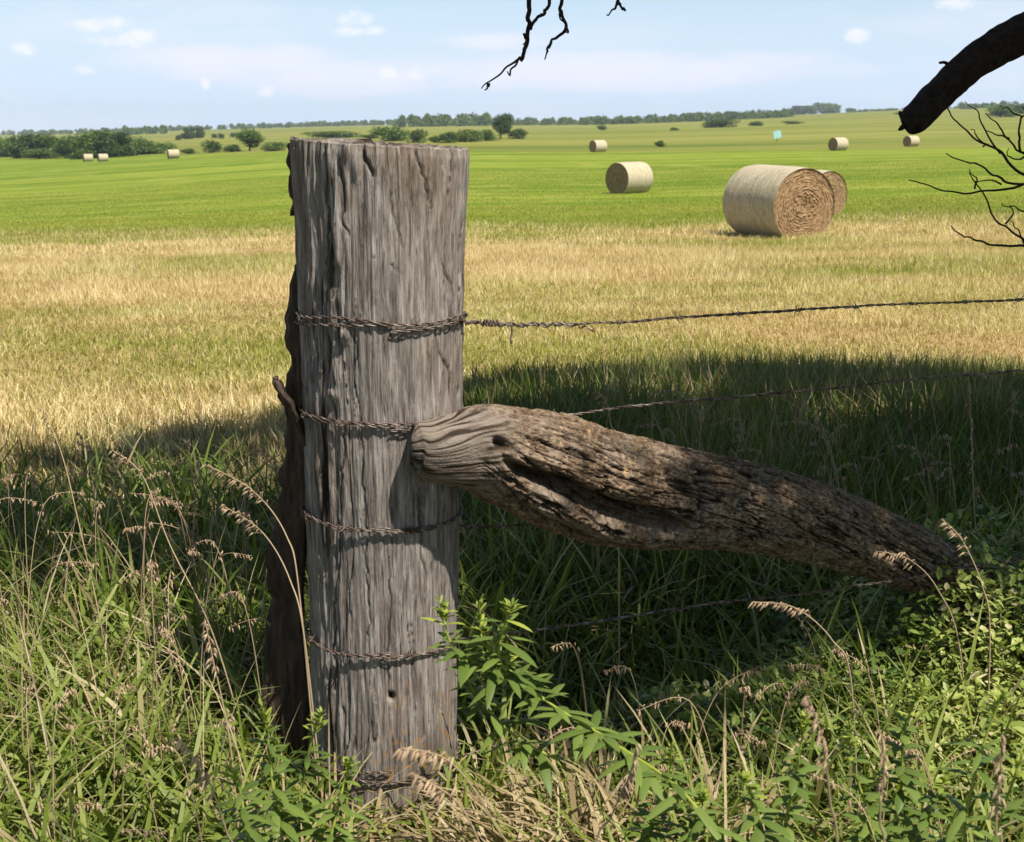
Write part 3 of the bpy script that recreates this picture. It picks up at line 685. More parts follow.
# ------------------------------------------------------------ far trees and bushes
def crown(n, shape, seed, size, lob=7):
    """leaf clumps through an uneven volume of unit width/height"""
    rs = np.random.default_rng(seed)
    cs = []
    for i in range(lob):
        a = rs.uniform(0, 6.28); rr = rs.uniform(.05, .33)
        z = {'tree': rs.uniform(.30, .80), 'bush': rs.uniform(.2, .66), 'grove': rs.uniform(.14, .78)}[shape]
        w = rs.uniform(.18, .28)*(1.1-.5*abs(z-.5)) if shape != 'bush' else rs.uniform(.19, .30)
        cs.append((rr*math.cos(a), rr*math.sin(a), z, w))
    cs = np.array(cs); pick = rs.integers(0, lob, n); d = rs.normal(size=(n, 3)); d /= np.linalg.norm(d, axis=1)[:, None]
    r = rs.uniform(.25, 1.0, n)**.6
    P = cs[pick, :3]+d*r[:, None]*cs[pick, 3:4]*np.array([1, 1, .85 if shape != 'bush' else 1.0])
    P += .04*rs.normal(size=(n, 3))*(rs.random(n) < .25)[:, None]
    if shape == 'bush': P[:, 2] = np.abs(P[:, 2])
    P = P[P[:, 2] > .02]; n = len(P); u = rs.normal(size=(n, 3)); u /= np.linalg.norm(u, axis=1)[:, None]; w = np.cross(u, rs.normal(size=(n, 3))); w /= np.linalg.norm(w, axis=1)[:, None]
    s = size*rs.uniform(.5, 1.4, n)[:, None]
    V = np.stack([P-u*s, P+w*s*.6, P+u*s, P-w*s*.6], 1).reshape(-1, 3); Q = np.arange(n*4).reshape(-1, 4)
    clump = noise(P[:, 0]*7, P[:, 1]*7, P[:, 2]*7, seed)
    return V, Q, np.repeat(np.clip(.5+.45*clump+rs.uniform(-.25, .25, n), 0, 1), 4)
M_trunk = M_dark
def tree_proto(shape, seed, mat):
    V, Q, r = crown({'tree': 5200, 'bush': 3600, 'grove': 7500}[shape], shape, seed, .030, 20 if shape == 'grove' else 12)
    cm = mesh('crown', V, Q, mat, False, {'rnd': r})
    A = Acc(); rs = np.random.default_rng(seed)
    V, Q, T = tube(spline([[0, 0, -.04], [.01, 0, .15], [-.01, .01, .35], [.01, 0, .62]], 14), np.linspace(.032, .010, 14), 8, .3); A.add(V, Q, T)
    for i in range(7):
        a = rs.uniform(0, 6.28); z = rs.uniform(.14, .4); V, Q, T = tube(spline([[0, 0, z], [.1*math.cos(a), .1*math.sin(a), z+.12], [.22*math.cos(a), .22*math.sin(a), z+.28]], 8), np.linspace(.014, .004, 8), 5, .3); A.add(V, Q, T)
    return cm, A.mesh('trunk', M_trunk)
protos = {('tree', 'mid'): [tree_proto('tree', 3, M_treeleaf), tree_proto('tree', 5, M_treeleaf)], ('tree', 'dark'): [tree_proto('tree', 8, M_darkleaf)],
          ('tree', 'pale'): [tree_proto('tree', 12, M_paleleaf)], ('grove', 'mid'): [tree_proto('grove', 33, M_treeleaf), tree_proto('grove', 35, M_treeleaf)], ('grove', 'dark'): [tree_proto('grove', 38, M_darkleaf)], ('grove', 'pale'): [tree_proto('grove', 42, M_paleleaf)], ('bush', 'mid'): [tree_proto('bush', 15, M_treeleaf)], ('bush', 'dark'): [tree_proto('bush', 18, M_darkleaf)], ('bush', 'pale'): [tree_proto('bush', 21, M_paleleaf)]}
cnt = 0; G1 = 'trees of the left grove'
def plant_tree(px, row, h, w, shape, tone, label, group=None, name=None):
    global cnt
    p = hit(px, row); k = depth(p[1], p[2])/F; cm, tm = protos[('grove' if shape == 'tree' and 'lone' not in label and 'spreading' not in label else shape, tone)][cnt % len(protos[('grove' if shape == 'tree' and 'lone' not in label and 'spreading' not in label else shape, tone)])]; cnt += 1
    nm = name or ('far_tree' if shape == 'tree' else 'bush')
    if shape == 'bush' or (shape == 'tree' and 'lone' not in label and 'spreading' not in label): p = p-np.array([0, 0, .11*h*k])
    o = empty(nm, p, U(0, 6.28)); s = 1.0
    f_ = 1.45 if group == G1 else 1.35
    o.scale = (w*k*f_, w*k*f_, h*k*1.12)
    tag(o, label, 'tree' if shape == 'tree' else 'bush', group)
    obj('crown', cm, o); obj('trunk' if shape == 'tree' else 'stems', tm, o)
G1 = 'trees of the left grove'; G2 = 'bushes along the meadow edge'; G3 = 'scattered trees in the far pasture'
for a in [
    (6, 157, 22, 30, 'tree', 'mid', 'grove tree cut by the left edge of the photo', G1),
    (28, 158, 26, 30, 'tree', 'dark', 'dark grove tree second from the left edge of the photo', G1),
    (48, 157, 25, 30, 'tree', 'mid', 'broad grove tree left of the two paired tiny bales', G1),
    (72, 158, 24, 32, 'tree', 'pale', 'paler grove tree directly behind the left one of the paired tiny bales', G1),
    (97, 158, 30, 30, 'tree', 'mid', 'tallest grove tree above the paired tiny bales', G1),
    (118, 157, 28, 30, 'tree', 'dark', 'dark grove tree just right of the paired tiny bales', G1),
    (136, 155, 20, 26, 'tree', 'mid', 'lower grove tree near the right end of the left grove', G1),
    (155, 154, 13, 28, 'bush', 'mid', 'low bush ending the left grove beside the single tiny bale', G1),
    (84, 159, 12, 26, 'bush', 'pale', 'pale bush at the foot of the grove behind the paired bales', G1),
    (40, 159, 12, 28, 'bush', 'mid', 'low bush at the foot of the grove under its darkest trees', G1),
    (214, 152.5, 14, 18, 'bush', 'dark', 'dark round bush between the left grove and the post, furthest left of that row', G2),
    (232, 152, 9, 20, 'bush', 'pale', 'small pale bush between two larger dark ones left of the post', G2),
    (250, 151, 20, 26, 'tree', 'mid', 'spreading small tree left of the post top', G2),
    (275, 151, 10, 22, 'bush', 'mid', 'low wide bush touching the left edge of the post', G2),
    (189, 154, 7, 16, 'bush', 'pale', 'pale weedy bush just right of the single tiny bale', G2),
    (188, 139, 13, 12, 'tree', 'dark', 'far dark tree, left of the trio beyond the left grove', G3),
    (199, 138, 12, 10, 'tree', 'dark', 'far dark tree, right of the trio beyond the left grove', G3),
    (178, 140, 6, 6, 'bush', 'dark', 'tiny far bush at the left of the trio beyond the left grove', G3),
    (215, 138, 5, 6, 'bush', 'dark', 'left one of three tiny bushes on the far slope above the small spreading tree', G3),
    (221, 138.5, 6, 6, 'bush', 'dark', 'middle one of three tiny bushes on the far slope above the small spreading tree', G3),
    (233, 137, 5, 6, 'bush', 'dark', 'right one of three tiny bushes on the far slope above the small spreading tree', G3),
    (333, 138, 8, 46, 'bush', 'mid', 'long low bush just above the left half of the post top', G2),
    (371, 139, 6, 16, 'bush', 'pale', 'small pale bush above the middle of the post top', G2),
    (394, 141, 16, 34, 'bush', 'mid', 'big rounded bush above the post top', G2),
    (417, 143, 16, 16, 'bush', 'dark', 'narrow dark bush right of the big rounded one above the post top', G2),
    (435, 143, 9, 12, 'bush', 'pale', 'small bright bush above the right part of the post top', G2),
    (450, 143, 13, 20, 'bush', 'dark', 'dark bush above the right corner of the post', G2),
    (470, 142, 14, 26, 'bush', 'mid', 'green bush just right of the post top', G2),
    (486, 141, 14, 22, 'bush', 'pale', 'bright green bush against the left side of the lone dark tree', G2),
    (501, 139, 24, 20, 'tree', 'dark', 'lone dark round tree rising right of the post top', G2),
    (519, 139, 12, 19, 'bush', 'dark', 'dark bush at the right end of the clump beside the lone dark tree', G2),
    (720, 127.5, 10, 28, 'bush', 'dark', 'widest dark bush on the far slope above the largest bale', G3),
    (712, 127.5, 7, 14, 'bush', 'mid', 'smaller bush against the left side of the widest dark bush', G3),
    (755, 126, 5.5, 13, 'bush', 'mid', 'small bush on the far slope left of the teal sign', G3),
    (794, 124, 3.5, 18, 'bush', 'mid', 'flat low bush on the far slope right of the teal sign', G3),
    (602, 130, 5.5, 8, 'bush', 'mid', 'tiny round bush above the small distant bale', G3),
    (675, 130.5, 3.5, 8, 'bush', 'mid', 'tiny low bush on the far slope left of the widest dark bush', G3),
    (660, 147, 8, 11, 'bush', 'pale', 'pale green weed clump on the field edge above the mid meadow', G2),
    (899, 114.5, 3.0, 10, 'bush', 'mid', 'low bush below the far ridge left of the hanging limb', G3),
    (798, 113, 10, 15, 'tree', 'dark', 'left tree of the tall pair on the far ridge above the teal sign', G3),
    (809, 113, 9.5, 14, 'tree', 'mid', 'middle tree of the tall clump on the far ridge', G3),
    (828, 112.5, 13, 26, 'tree', 'mid', 'tallest broad tree on the far ridge', G3),
    (850, 111.5, 5, 11, 'bush', 'dark', 'small bush right of the tallest ridge tree', G3),
    (1001, 117, 13, 24, 'bush', 'mid', 'round bush on the slope behind the bare twigs at right', G3),
    (1016, 114, 10, 14, 'tree', 'dark', 'dark tree at the right edge of the photo behind the bare twigs', G3),
]: plant_tree(*a)
# the tree line on the horizon: a far-off wood read as one mass
def far_wood():
    A = Acc(); rs = np.random.default_rng(4)
    segs = [(-260, 300, 133.5, 5, 5.0, 700, 1700), (20, 300, 134, 6, 5, 90, 1400), (120, 165, 135, 10, 6, 26, 1000), (300, 400, 128, 6, 6, 90, 1500), (396, 490, 126, 13, 9, 70, 900), (485, 600, 121, 8, 7, 90, 1000), (580, 700, 119.5, 9, 7, 110, 900),
            (690, 792, 116.5, 9, 8, 90, 900), (845, 1000, 110.5, 3, 5, 90, 1300), (960, 1060, 111, 7, 8, 60, 1000), (1050, 1300, 108, 6, 7, 120, 1400)]
    base = [crown(260, 'grove', 60+i, .085, 7) for i in range(5)]
    for (x0, x1, row, h, w, n, y) in segs:
        n = min(n, 260)
        for i in range(n):
            px = rs.uniform(x0, x1); yy = y*rs.uniform(.93, 1.05); x = (px-CX)/F*yy*cP*1.0
            z = float(gz(x, yy)); k = yy/F; rowg = z/yy
            V, Q, r = base[rs.integers(0, 5)]
            hh = h*k*rs.uniform(.6, 1.25); ww = w*k*rs.uniform(.8, 1.6)
            A.add(V*np.array([ww, ww, hh])+np.array([x, yy, z-.14*hh]), Q, rnd=np.clip(r*.7+rs.uniform(0, .3), 0, 1))
    o = obj('distant_wood', A.mesh('distant_wood', M_treeleaf, False)); tag(o, 'hazy dark line of far woods along the horizon', 'woodland', kind='stuff')
far_wood()

# ------------------------------------------------------------ seeding grass stalks
def stalk(pts, y0, y1, head, label, sp=.011, n=26, spread=1.0, tone=None, name='seeding_grass_stalk'):
    m_ = len(pts); P = np.array([at(px, row, y0+(y1-y0)*i/(m_-1)) for i, (px, row) in enumerate(pts)])
    g = float(gz(P[0][0], P[0][1]))
    b = P[0].copy(); b[0] += .5*(P[0][0]-P[1][0])*min(2, (P[0][2]-g)/max(.02, P[1][2]-P[0][2])); b[2] = g-.02
    if P[0][2] > g+.04: P = np.vstack([b, P])
    S = spline(P, 70); O = S[0].copy(); S = S-O
    root = empty(name, O); tag(root, label, 'grass stalk', 'grass stalks gone to seed')
    A = Acc(); V, Q, T = tube(S, np.linspace(.0019, .0007, 70), 5); A.add(V, Q, T, rnd=.75); 
    obj('stem', A.mesh('stem', M_seed), root)
    A = Acc(); seg = np.linalg.norm(np.diff(S, axis=0), axis=1); s = np.r_[0, np.cumsum(seg)]; L = s[-1]
    for i in range(n):
        f = (i+.5)/n; q = L-head*(1-f); c = np.array([np.interp(q, s, S[:, k]) for k in range(3)])
        e = min(1, q/L+.01); c2 = np.array([np.interp(min(q+.01, L), s, S[:, k]) for k in range(3)]); t = c2-c; t /= np.linalg.norm(t)+1e-9
        a = U(0, 6.28); side = np.array([math.cos(a), math.sin(a), U(-.3, .3)]); side -= t*np.dot(side, t); side /= np.linalg.norm(side)
        ped = (.004+.016*(1-f)*U(.3, 1))*spread; d0 = side*.8+t*.7; e0 = c+d0*ped
        d = side*.25*spread+t*.55+np.array([0, 0, -.75]); d /= np.linalg.norm(d); ln = sp*U(.8, 1.5)
        u = np.linspace(0, 1, 7); Pp = e0+d*ln*u[:, None]; 
        rr = .0018*sp/.011*np.array([.3, .85, 1, .9, .65, .35, .05])
        V, Q, T = tube(Pp, rr, 5); A.add(V, Q, T, rnd=U(.15, 1)); V, Q, T = tube(np.array([c, (c+e0)/2+[0, 0, .001], e0]), .0004, 3); A.add(V, Q, T, rnd=.6)
    obj('seed_head', A.mesh('seed_head', M_seed), root)
stalk([(215, 640), (170, 545), (142, 475), (112, 450)], 2.5, 2.6, .10, 'seeding stalk nodding left against the shade band, highest of the left clump')
stalk([(300, 600), (286, 535), (252, 490), (206, 465)], 2.3, 2.4, .15, 'large tan seed head arching left just beside the post at mid height', n=40)
stalk([(300, 545), (292, 495), (284, 468), (256, 448)], 2.5, 2.5, .07, 'small seed head touching the left edge of the post above the large arching one', n=20)
stalk([(100, 620), (78, 520), (62, 455), (42, 408)], 2.7, 2.8, .09, 'thin upright stalk with sparse seeds near the left edge of the photo', n=16, spread=.4)
stalk([(306, 650), (290, 580), (262, 532), (222, 505)], 2.2, 2.3, .10, 'ragged pale seed head just below the large arching one left of the post', n=30)
stalk([(960, 650), (938, 590), (910, 560), (876, 551)], 2.45, 2.4, .10, 'pinkish drooping seed head hanging over the far end of the log', n=30)
stalk([(852, 690), (832, 640), (795, 608), (753, 602)], 2.1, 2.1, .11, 'bright tan one-sided seed head bending left in the hollow under the log', n=36, spread=.7)
stalk([(990, 640), (982, 585), (962, 540), (943, 520)], 2.4, 2.45, .09, 'upright tan seed head in front of the log near the right edge of the photo', n=26)
stalk([(618, 470), (611, 425), (606, 402), (597, 392)], 2.75, 2.8, .05, 'small curled seed head poking up just behind the top of the log', n=16)
stalk([(976, 560), (973, 480), (971, 420), (968, 368)], 3.2, 3.2, .28, 'tall thin straight stalk standing at the right in the tree shade', n=26, spread=.4)
stalk([(840, 500), (832, 455), (822, 425), (806, 404)], 3.6, 3.6, .12, 'shaded seed head behind the log, below the second wire', n=18)
stalk([(520, 900), (492, 820), (450, 762), (402, 748)], 1.50, 1.38, .09, 'blurred pink seed head in front of the foot of the post, higher of two', .013, 30)
stalk([(500, 905), (478, 840), (455, 800), (415, 775)], 1.45, 1.38, .07, 'blurred pink seed head in front of the foot of the post, lower of two', .013, 26)
stalk([(240, 880), (226, 830), (206, 775), (177, 738)], 1.65, 1.6, .11, 'tan seed head low in the grass at the bottom left of the photo', .013, 30)
stalk([(232, 760), (222, 700), (212, 655), (205, 620)], 2.0, 2.0, .10, 'upright tan seed head left of the dark bark slab', n=26, spread=.6)
stalk([(838, 900), (830, 800), (822, 740), (808, 696)], 1.28, 1.22, .10, 'blurred brown seed spike in the leafy cover at lower right', .009, 30, .4)
stalk([(1000, 900), (996, 830), (1000, 780), (1002, 735)], 1.22, 1.2, .10, 'blurred reddish seed spike at the lower right corner of the photo', .009, 30, .35)
stalk([(884, 900), (880, 820), (884, 770), (882, 738)], 1.28, 1.25, .08, 'short blurred seed spike between the two other spikes at lower right', .009, 22, .4)
stalk([(590, 880), (612, 815), (628, 780), (638, 744)], 1.5, 1.45, .09, 'pale bleached grass spike leaning right at the bottom centre of the photo', .010, 30, .25)

def seed_mass():
    A = Acc()
    spots = [(U(-2.2, PX-.1), U(2.3, 3.6), U(.38, .62)) for _ in range(120)]+[(U(-1.0, PX-.15), U(1.4, 2.3), U(.30, .48)) for _ in range(30)]+[(U(.5, 2.2), U(3.2, 4.5), U(.36, .56)) for _ in range(60)]+[(U(.15, 1.1), U(1.5, 2.5), U(.25, .45)) for _ in range(34)]
    for (x, y, h) in spots:
        if abs(x) > .42*y+.3: continue
        g = float(gz(x, y)); a = rng.normal(2.9, 1.2); d = np.array([math.cos(a), math.sin(a), 0]); b = U(.1, .35)*h
        S = spline([[x, y, g], np.array([x, y, g+h*.55])+d*b*.2, np.array([x, y, g+h*.9])+d*b*.6, np.array([x, y, g+h*U(.85, 1.0)])+d*b*1.3], 22)
        V, Q, T = tube(S, np.linspace(.0014, .0006, 22), 4); A.add(V, Q, T, rnd=U(.3, .9)); k0 = int(22*U(.62, .75)); n = int(U(12, 24))
        for i in range(n):
            c = S[min(21, k0+int((22-k0)*i/n))]; e = np.array([U(-1, 1), U(-1, 1), U(-.2, .4)])*.009; dd = np.array([U(-.5, .5), U(-.5, .5), -.8])*.012*U(.7, 1.4)
            V, Q, T = tube(np.array([c+e, c+e+dd*.35, c+e+dd*.8, c+e+dd]), np.array([.0005, .0018, .0012, .0002]), 4); A.add(V, Q, T, rnd=U(.1, 1))
    o = obj('seeding_grass', A.mesh('seeding_grass', M_seed)); tag(o, 'loose mass of small tan seeding grass heads through the roadside grass', 'grass', kind='stuff')
seed_mass()

# ------------------------------------------------------------ leafy weeds
def weed(stems, label, lf=.06, n=26, wr=.20):
    O = None; root = None; first = at(*stems[0][0]); O = np.array([first[0], first[1], float(gz(first[0], first[1]))])
    root = empty('leafy_weed', O); tag(root, label, 'weed plant', 'leafy green weeds')
    for st in stems:
        P = np.array([at(*p) for p in st]); S = spline(P, 60)-O
        A = Acc(); V, Q, T = tube(S, np.linspace(.0030, .0011, 60), 6); A.add(V, Q, T, rnd=.95, dry=0); obj('stem', A.mesh('stem', M_weed), root)
        seg = np.linalg.norm(np.diff(S, axis=0), axis=1); s = np.r_[0, np.cumsum(seg)]; L = s[-1]; k = int(1.7*n*L/.35)
        tt = np.sort(U(.06, 1, k)**.8); tt = np.r_[tt, U(.86, 1, 14)]; k = len(tt)
        c = np.stack([np.interp(tt*L, s, S[:, i]) for i in range(3)], 1); ang = np.arange(k)*2.4+U(0, .5, k)
        ln = lf*np.interp(tt, [0, .5, .85, 1], [.9, 1.1, .6, .28])*U(.75, 1.2, k); tilt = np.interp(tt, [0, .7, 1], [-.15, .35, 1.1])+rng.normal(0, .2, k)
        V, Q, T = [], [], []; A = Acc()
        for i in range(k):
            u = np.linspace(0, 1, 6); d = np.array([math.cos(ang[i])*math.cos(tilt[i]), math.sin(ang[i])*math.cos(tilt[i]), math.sin(tilt[i])]); sd = np.array([-math.sin(ang[i]), math.cos(ang[i]), 0])
            sp_ = c[i]+np.outer(u, d)*ln[i]+np.outer(u*u, [0, 0, -.35])*ln[i]; w = ln[i]*wr*.5*np.sin(np.pi*np.clip(u*.93+.07, 0, 1))**.8
            upv = np.cross(sd, d)*1.0
            Vv = np.concatenate([sp_-sd*w[:, None]+upv*w[:, None]*.25, sp_, sp_+sd*w[:, None]+upv*w[:, None]*.25]); Qq = [[a_, a_+1, 6+a_+1, 6+a_] for a_ in range(5)]+[[6+a_, 6+a_+1, 12+a_+1, 12+a_] for a_ in range(5)]
            A.add(Vv, Qq, rnd=np.clip(U(.1, .6)+.45*(tt[i] > .8), 0, 1), dry=0)
        obj('leaves', A.mesh('leaves', M_weed), root)
weed([[(745, 900, 1.55), (690, 800, 1.66), (612, 742, 1.76), (545, 700, 1.82), (500, 660, 1.85), (482, 632, 1.86), (480, 600, 1.86)],
      [(545, 700, 1.82), (500, 672, 1.84), (455, 650, 1.86), (440, 600, 1.88)],
      [(520, 690, 1.83), (500, 660, 1.84), (503, 630, 1.84), (512, 605, 1.83)],
      [(560, 760, 1.80), (520, 740, 1.82), (480, 700, 1.86), (462, 670, 1.88)]], 'tall bright green weed leaning across the foot of the post on its right', .066, 34, .22)
weed([[(300, 880, 1.75), (300, 800, 1.78), (312, 740, 1.80), (322, 712, 1.8)], [(290, 880, 1.72), (275, 800, 1.74), (268, 740, 1.76), (262, 705, 1.76)],
      [(320, 880, 1.7), (335, 820, 1.72), (345, 780, 1.74), (352, 760, 1.74)], [(280, 880, 1.65), (250, 840, 1.66), (240, 790, 1.68), (228, 765, 1.68)]], 'bushy bright green weed at the left foot of the post', .055, 44, .22)
weed([[(960, 900, 1.5), (965, 820, 1.52), (985, 740, 1.54), (1005, 690, 1.54)], [(975, 900, 1.5), (1000, 820, 1.5), (1020, 760, 1.5)]], 'bright green weed with long leaves at the right edge of the photo', .06, 22, .2)
weed([[(775, 880, 1.6), (790, 800, 1.62), (800, 750, 1.62), (806, 715, 1.62)], [(770, 880, 1.55), (760, 820, 1.55), (742, 775, 1.55)]], 'low green weed among the small leaves below the log', .045, 34, .34)
weed([[(885, 900, 1.75), (900, 800, 1.8), (905, 730, 1.8), (925, 680, 1.8)], [(890, 900, 1.75), (870, 820, 1.75), (852, 760, 1.76), (850, 720, 1.76)], [(880, 900, 1.7), (925, 820, 1.72), (950, 770, 1.74)]], 'wide leaved green weed standing between the brown seed spikes at lower right', .04, 40, .38)
weed([[(640, 900, 1.7), (650, 830, 1.7), (668, 780, 1.72), (672, 745, 1.72)], [(650, 900, 1.65), (690, 830, 1.66), (705, 790, 1.68)]], 'small green weed at the bottom of the photo right of the pale dead clump', .045, 36, .26)

# ------------------------------------------------------------ the shade tree over the fence, only its dead lower limbs reach the picture
SUN_AZ, SUN_EL = 43, 59
SUN = np.array([math.sin(R(SUN_AZ))*math.cos(R(SUN_EL)), -math.cos(R(SUN_AZ))*math.cos(R(SUN_EL)), math.sin(R(SUN_EL))])
def shade_tree():
    TX, TY = 4.6, 4.2; g = float(gz(TX, TY)); O = np.array([TX, TY, g]); root = empty('shade_tree', O)
    tag(root, 'tree overhanging from the right, its dead dark limb and bare twigs against sky and meadow', 'tree')
    def limb(name, pts, r, parent, sides=10, jit=.25, n=40, label=None, seed=0):
        P = spline(np.array(pts), n)-O; V, Q, T = tube(P, spline(np.array(r)[:, None], n)[:, 0], sides, jit, seed); A = Acc(); A.add(V, Q, T)
        o = obj(name, A.mesh(name, M_dark), parent); 
        if label: o['label'] = label
        return o
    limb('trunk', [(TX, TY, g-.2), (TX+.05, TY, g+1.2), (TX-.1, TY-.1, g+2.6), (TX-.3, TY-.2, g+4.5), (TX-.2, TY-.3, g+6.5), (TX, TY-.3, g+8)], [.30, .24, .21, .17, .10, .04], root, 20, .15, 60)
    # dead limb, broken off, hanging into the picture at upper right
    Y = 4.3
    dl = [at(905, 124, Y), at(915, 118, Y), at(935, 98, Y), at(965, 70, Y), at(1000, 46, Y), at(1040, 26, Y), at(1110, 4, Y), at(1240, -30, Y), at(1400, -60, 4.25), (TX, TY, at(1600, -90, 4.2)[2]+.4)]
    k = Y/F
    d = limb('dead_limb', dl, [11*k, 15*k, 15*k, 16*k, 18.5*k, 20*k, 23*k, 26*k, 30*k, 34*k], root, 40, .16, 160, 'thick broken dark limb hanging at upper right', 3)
    def twig(pts, r0, r1, parent, y=None, seed=0, n=26):
        P = [np.array(at(*p)) if len(p) == 3 else p for p in pts]; m_ = spline(np.array(P), n)
        m_ += .0045*np.stack([noise(np.arange(n)*.45, seed, i, 9) for i in range(3)], 1)*np.array([1, .5, 1])
        V, Q, T = tube(m_-O, np.linspace(r0, r1, n), 6, .25, seed); A = Acc(); A.add(V, Q, T); return A.mesh('twig', M_dark)
    obj('twig', twig([(953, 68, Y), (948, 64, Y), (940, 63, Y)], .009, .004, d, n=10), d)
    for (a, b) in (((905, 122), (899, 112)), ((906, 126), (898, 131)), ((912, 118), (903, 116))):
        obj('splinter', twig([(*a, Y), ((a[0]+b[0])/2, (a[1]+b[1])/2-1, Y), (*b, Y)], .014, .003, d, n=8), d)
    # twigs hanging at the top
    yt = 3.2; k = yt/F
    main = limb('limb', [at(520, -190, yt), at(560, -180, yt), at(700, -200, yt+.1), at(900, -240, 3.6), at(1200, -300, 4.0), (TX, TY, g+3.6)], [.012, .02, .03, .045, .06, .08], root, 12, .2, 50)
    tw = [[(505, -185), (520, -100), (527, -20), (528, 10), (529, 28), (527, 45), (520, 60)], [(545, -180), (548, -60), (548, 0), (545, 12), (536, 20), (529, 28)],
          [(561, -180), (562, -60), (561, 0), (562, 15), (567, 28), (558, 36), (550, 44), (546, 54)], [(620, -185), (618, -80), (617, -10), (620, 5), (625, 11)]]
    for i, t in enumerate(tw): obj('twig', twig([(*p, yt) for p in t], [2.6, 1.9, 2.3, 2.0][i]*k, [1.9, 1.6, 1.0, 1.1][i]*k, main, seed=i*3, n=40), main)
    sm = [[(520, 58), (507, 68), (494, 80), (481, 87)], [(489, 83), (486, 90)], [(520, 58), (516, 66), (510, 74), (507, 72)], [(525, 34), (524, 46)], [(562, 10), (560, 17), (566, 24)], [(552, 42), (549, 50), (543, 60)], [(619, 3), (614, 9), (608, 15)], [(566, 26), (567, 31), (563, 31)]]
    for i, t in enumerate(sm): obj('twig', twig([(*p, yt) for p in t], 1.35*k, .6*k, main, seed=i*5+1, n=14), main)
    # bare sprays at the right edge
    yr = 3.0; k = yr/F
    low = limb('limb', [at(1062, 190, yr), at(1090, 178, yr), at(1200, 150, 3.1), at(1500, 90, 3.5), (TX, TY, g+1.9)], [.006, .010, .018, .03, .05], root, 10, .2, 40)
    ms = [[(1062, 190), (1040, 184), (1010, 188), (970, 192), (935, 188), (908, 180)], [(1062, 190), (1020, 172), (1000, 152), (975, 140), (957, 120), (945, 104)],
          [(1075, 182), (1030, 185), (1005, 182), (985, 168), (965, 160), (946, 154)], [(1090, 262), (1020, 246), (985, 244), (965, 236), (950, 227)],
          [(1080, 262), (1040, 248), (1020, 238), (1000, 222), (985, 196), (969, 172)], [(1062, 190), (1035, 160), (1020, 150), (1005, 138), (985, 132)], [(1062, 170), (1030, 160), (1018, 140), (1022, 118), (1024, 108)]]
    for i, t in enumerate(ms): obj('twig', twig([(*p, yr) for p in t], 1.7*k, .55*k, low, seed=i*7+2, n=30), low)
    ss = [[(1000, 152), (985, 130), (978, 112), (964, 100)], [(1003, 184), (990, 180), (975, 180)], [(1005, 225), (1012, 212), (1002, 203)], [(1024, 158), (1010, 157), (1008, 150)], [(975, 190), (975, 178), (970, 170)], [(1010, 140), (996, 122), (985, 112)], [(985, 145), (972, 128)], [(1030, 250), (1018, 232), (1010, 220)], [(1022, 120), (1012, 112), (1000, 105)], [(1030, 214), (1016, 208), (1004, 206)]]
    for i, t in enumerate(ss): obj('twig', twig([(*p, yr) for p in t], 1.0*k, .4*k, low, seed=i*3+40, n=14), low)
    obj('limb', (lambda A: (A.add(*tube(spline([(TX, TY, g+1.2), at(1500, 250, 3.3), at(1200, 285, 3.0), at(1090, 262, 3.0)], 24)-O, np.linspace(.03, .005, 24), 8, .2)), A.mesh('limb', M_dark))[1])(Acc()), root)
    for (a, b) in (((TX-.1, TY-.1, g+3.0), (1.6, 3.4, g+6.2)), ((TX-.2, TY-.2, g+4), (3.0, 1.6, g+7)), ((TX-.1, TY, g+2.8), (6.6, 4.4, g+6)), ((TX-.2, TY-.1, g+3.6), (4.4, 6.0, g+6.8)), ((TX-.2, TY-.2, g+4.6), (1.0, 2.0, g+7.6))):
        a = np.array(a); b = np.array(b); limb('limb', [a, a*.6+b*.4+[0, 0, .35], b], [.13, .08, .02], root, 10, .2, 24)
    # crown: leaf sprays placed in a deep, uneven canopy
    # wanted shade on the ground (x0,x1,y0,y1,density), lifted back along the sun to 4-7 m up
    A = Acc(); rs = np.random.default_rng(9); P = []
    n = 85000
    gx = rs.uniform(-3.6, 5.5, n); gy = rs.uniform(2.6, 8.8, n)
    edge = .55*fbm(gx*1.3, gy*0, 0, 2, 5)+.55*fbm(gx*4.5, gy*2.5, 0, 3, 55)
    far = np.interp(gx, [-3.6, -2.2, -1.0, -.2, .6, 2.0, 5], [5.45, 5.65, 6.7, 6.9, 7.0, 7.1, 7.1])+edge*.9
    nearb = np.interp(gx, [-3.6, -2.2, -1.0, -.5, -.2, .9, 1.4, 5], [4.15, 4.1, 4.0, 3.7, 3.45, 3.42, 3.3, 3.2])+.16*fbm(gx*2.2, 3+gx*0, 0, 3, 6)
    hole = fbm(gx*1.6, gy*1.6, 0, 3, 15) > .27
    keep = (gy < far) & (gy > nearb) & ~hole; gx, gy = gx[keep], gy[keep]; n = len(gx)
    hgt = 4.6+1.1*fbm(gx*.7, gy*.7, 0, 2, 16)+rs.uniform(0, 1.8, n); t = hgt/SUN[2]
    P = np.stack([gx, gy, np.full(n, -1.5)], 1)+SUN[None]*t[:, None]
    V, Q, T, r, d_ = leaves(P-O, .13*rs.uniform(.6, 1.3, n), .09*rs.uniform(.7, 1.3, n), rs.uniform(0, 6.28, n), rs.normal(-.3, .6, n), rs.uniform(0, 1, n), np.zeros(n))
    A.add(V, Q, T, rnd=r, dry=d_)
    q = 26000; p = np.stack([rs.uniform(-7, 9, q), rs.uniform(-7, 6, q), rs.uniform(2.6, 6.5, q)], 1)  # unseen leaves added to block sky fill, kept out of the sun's path
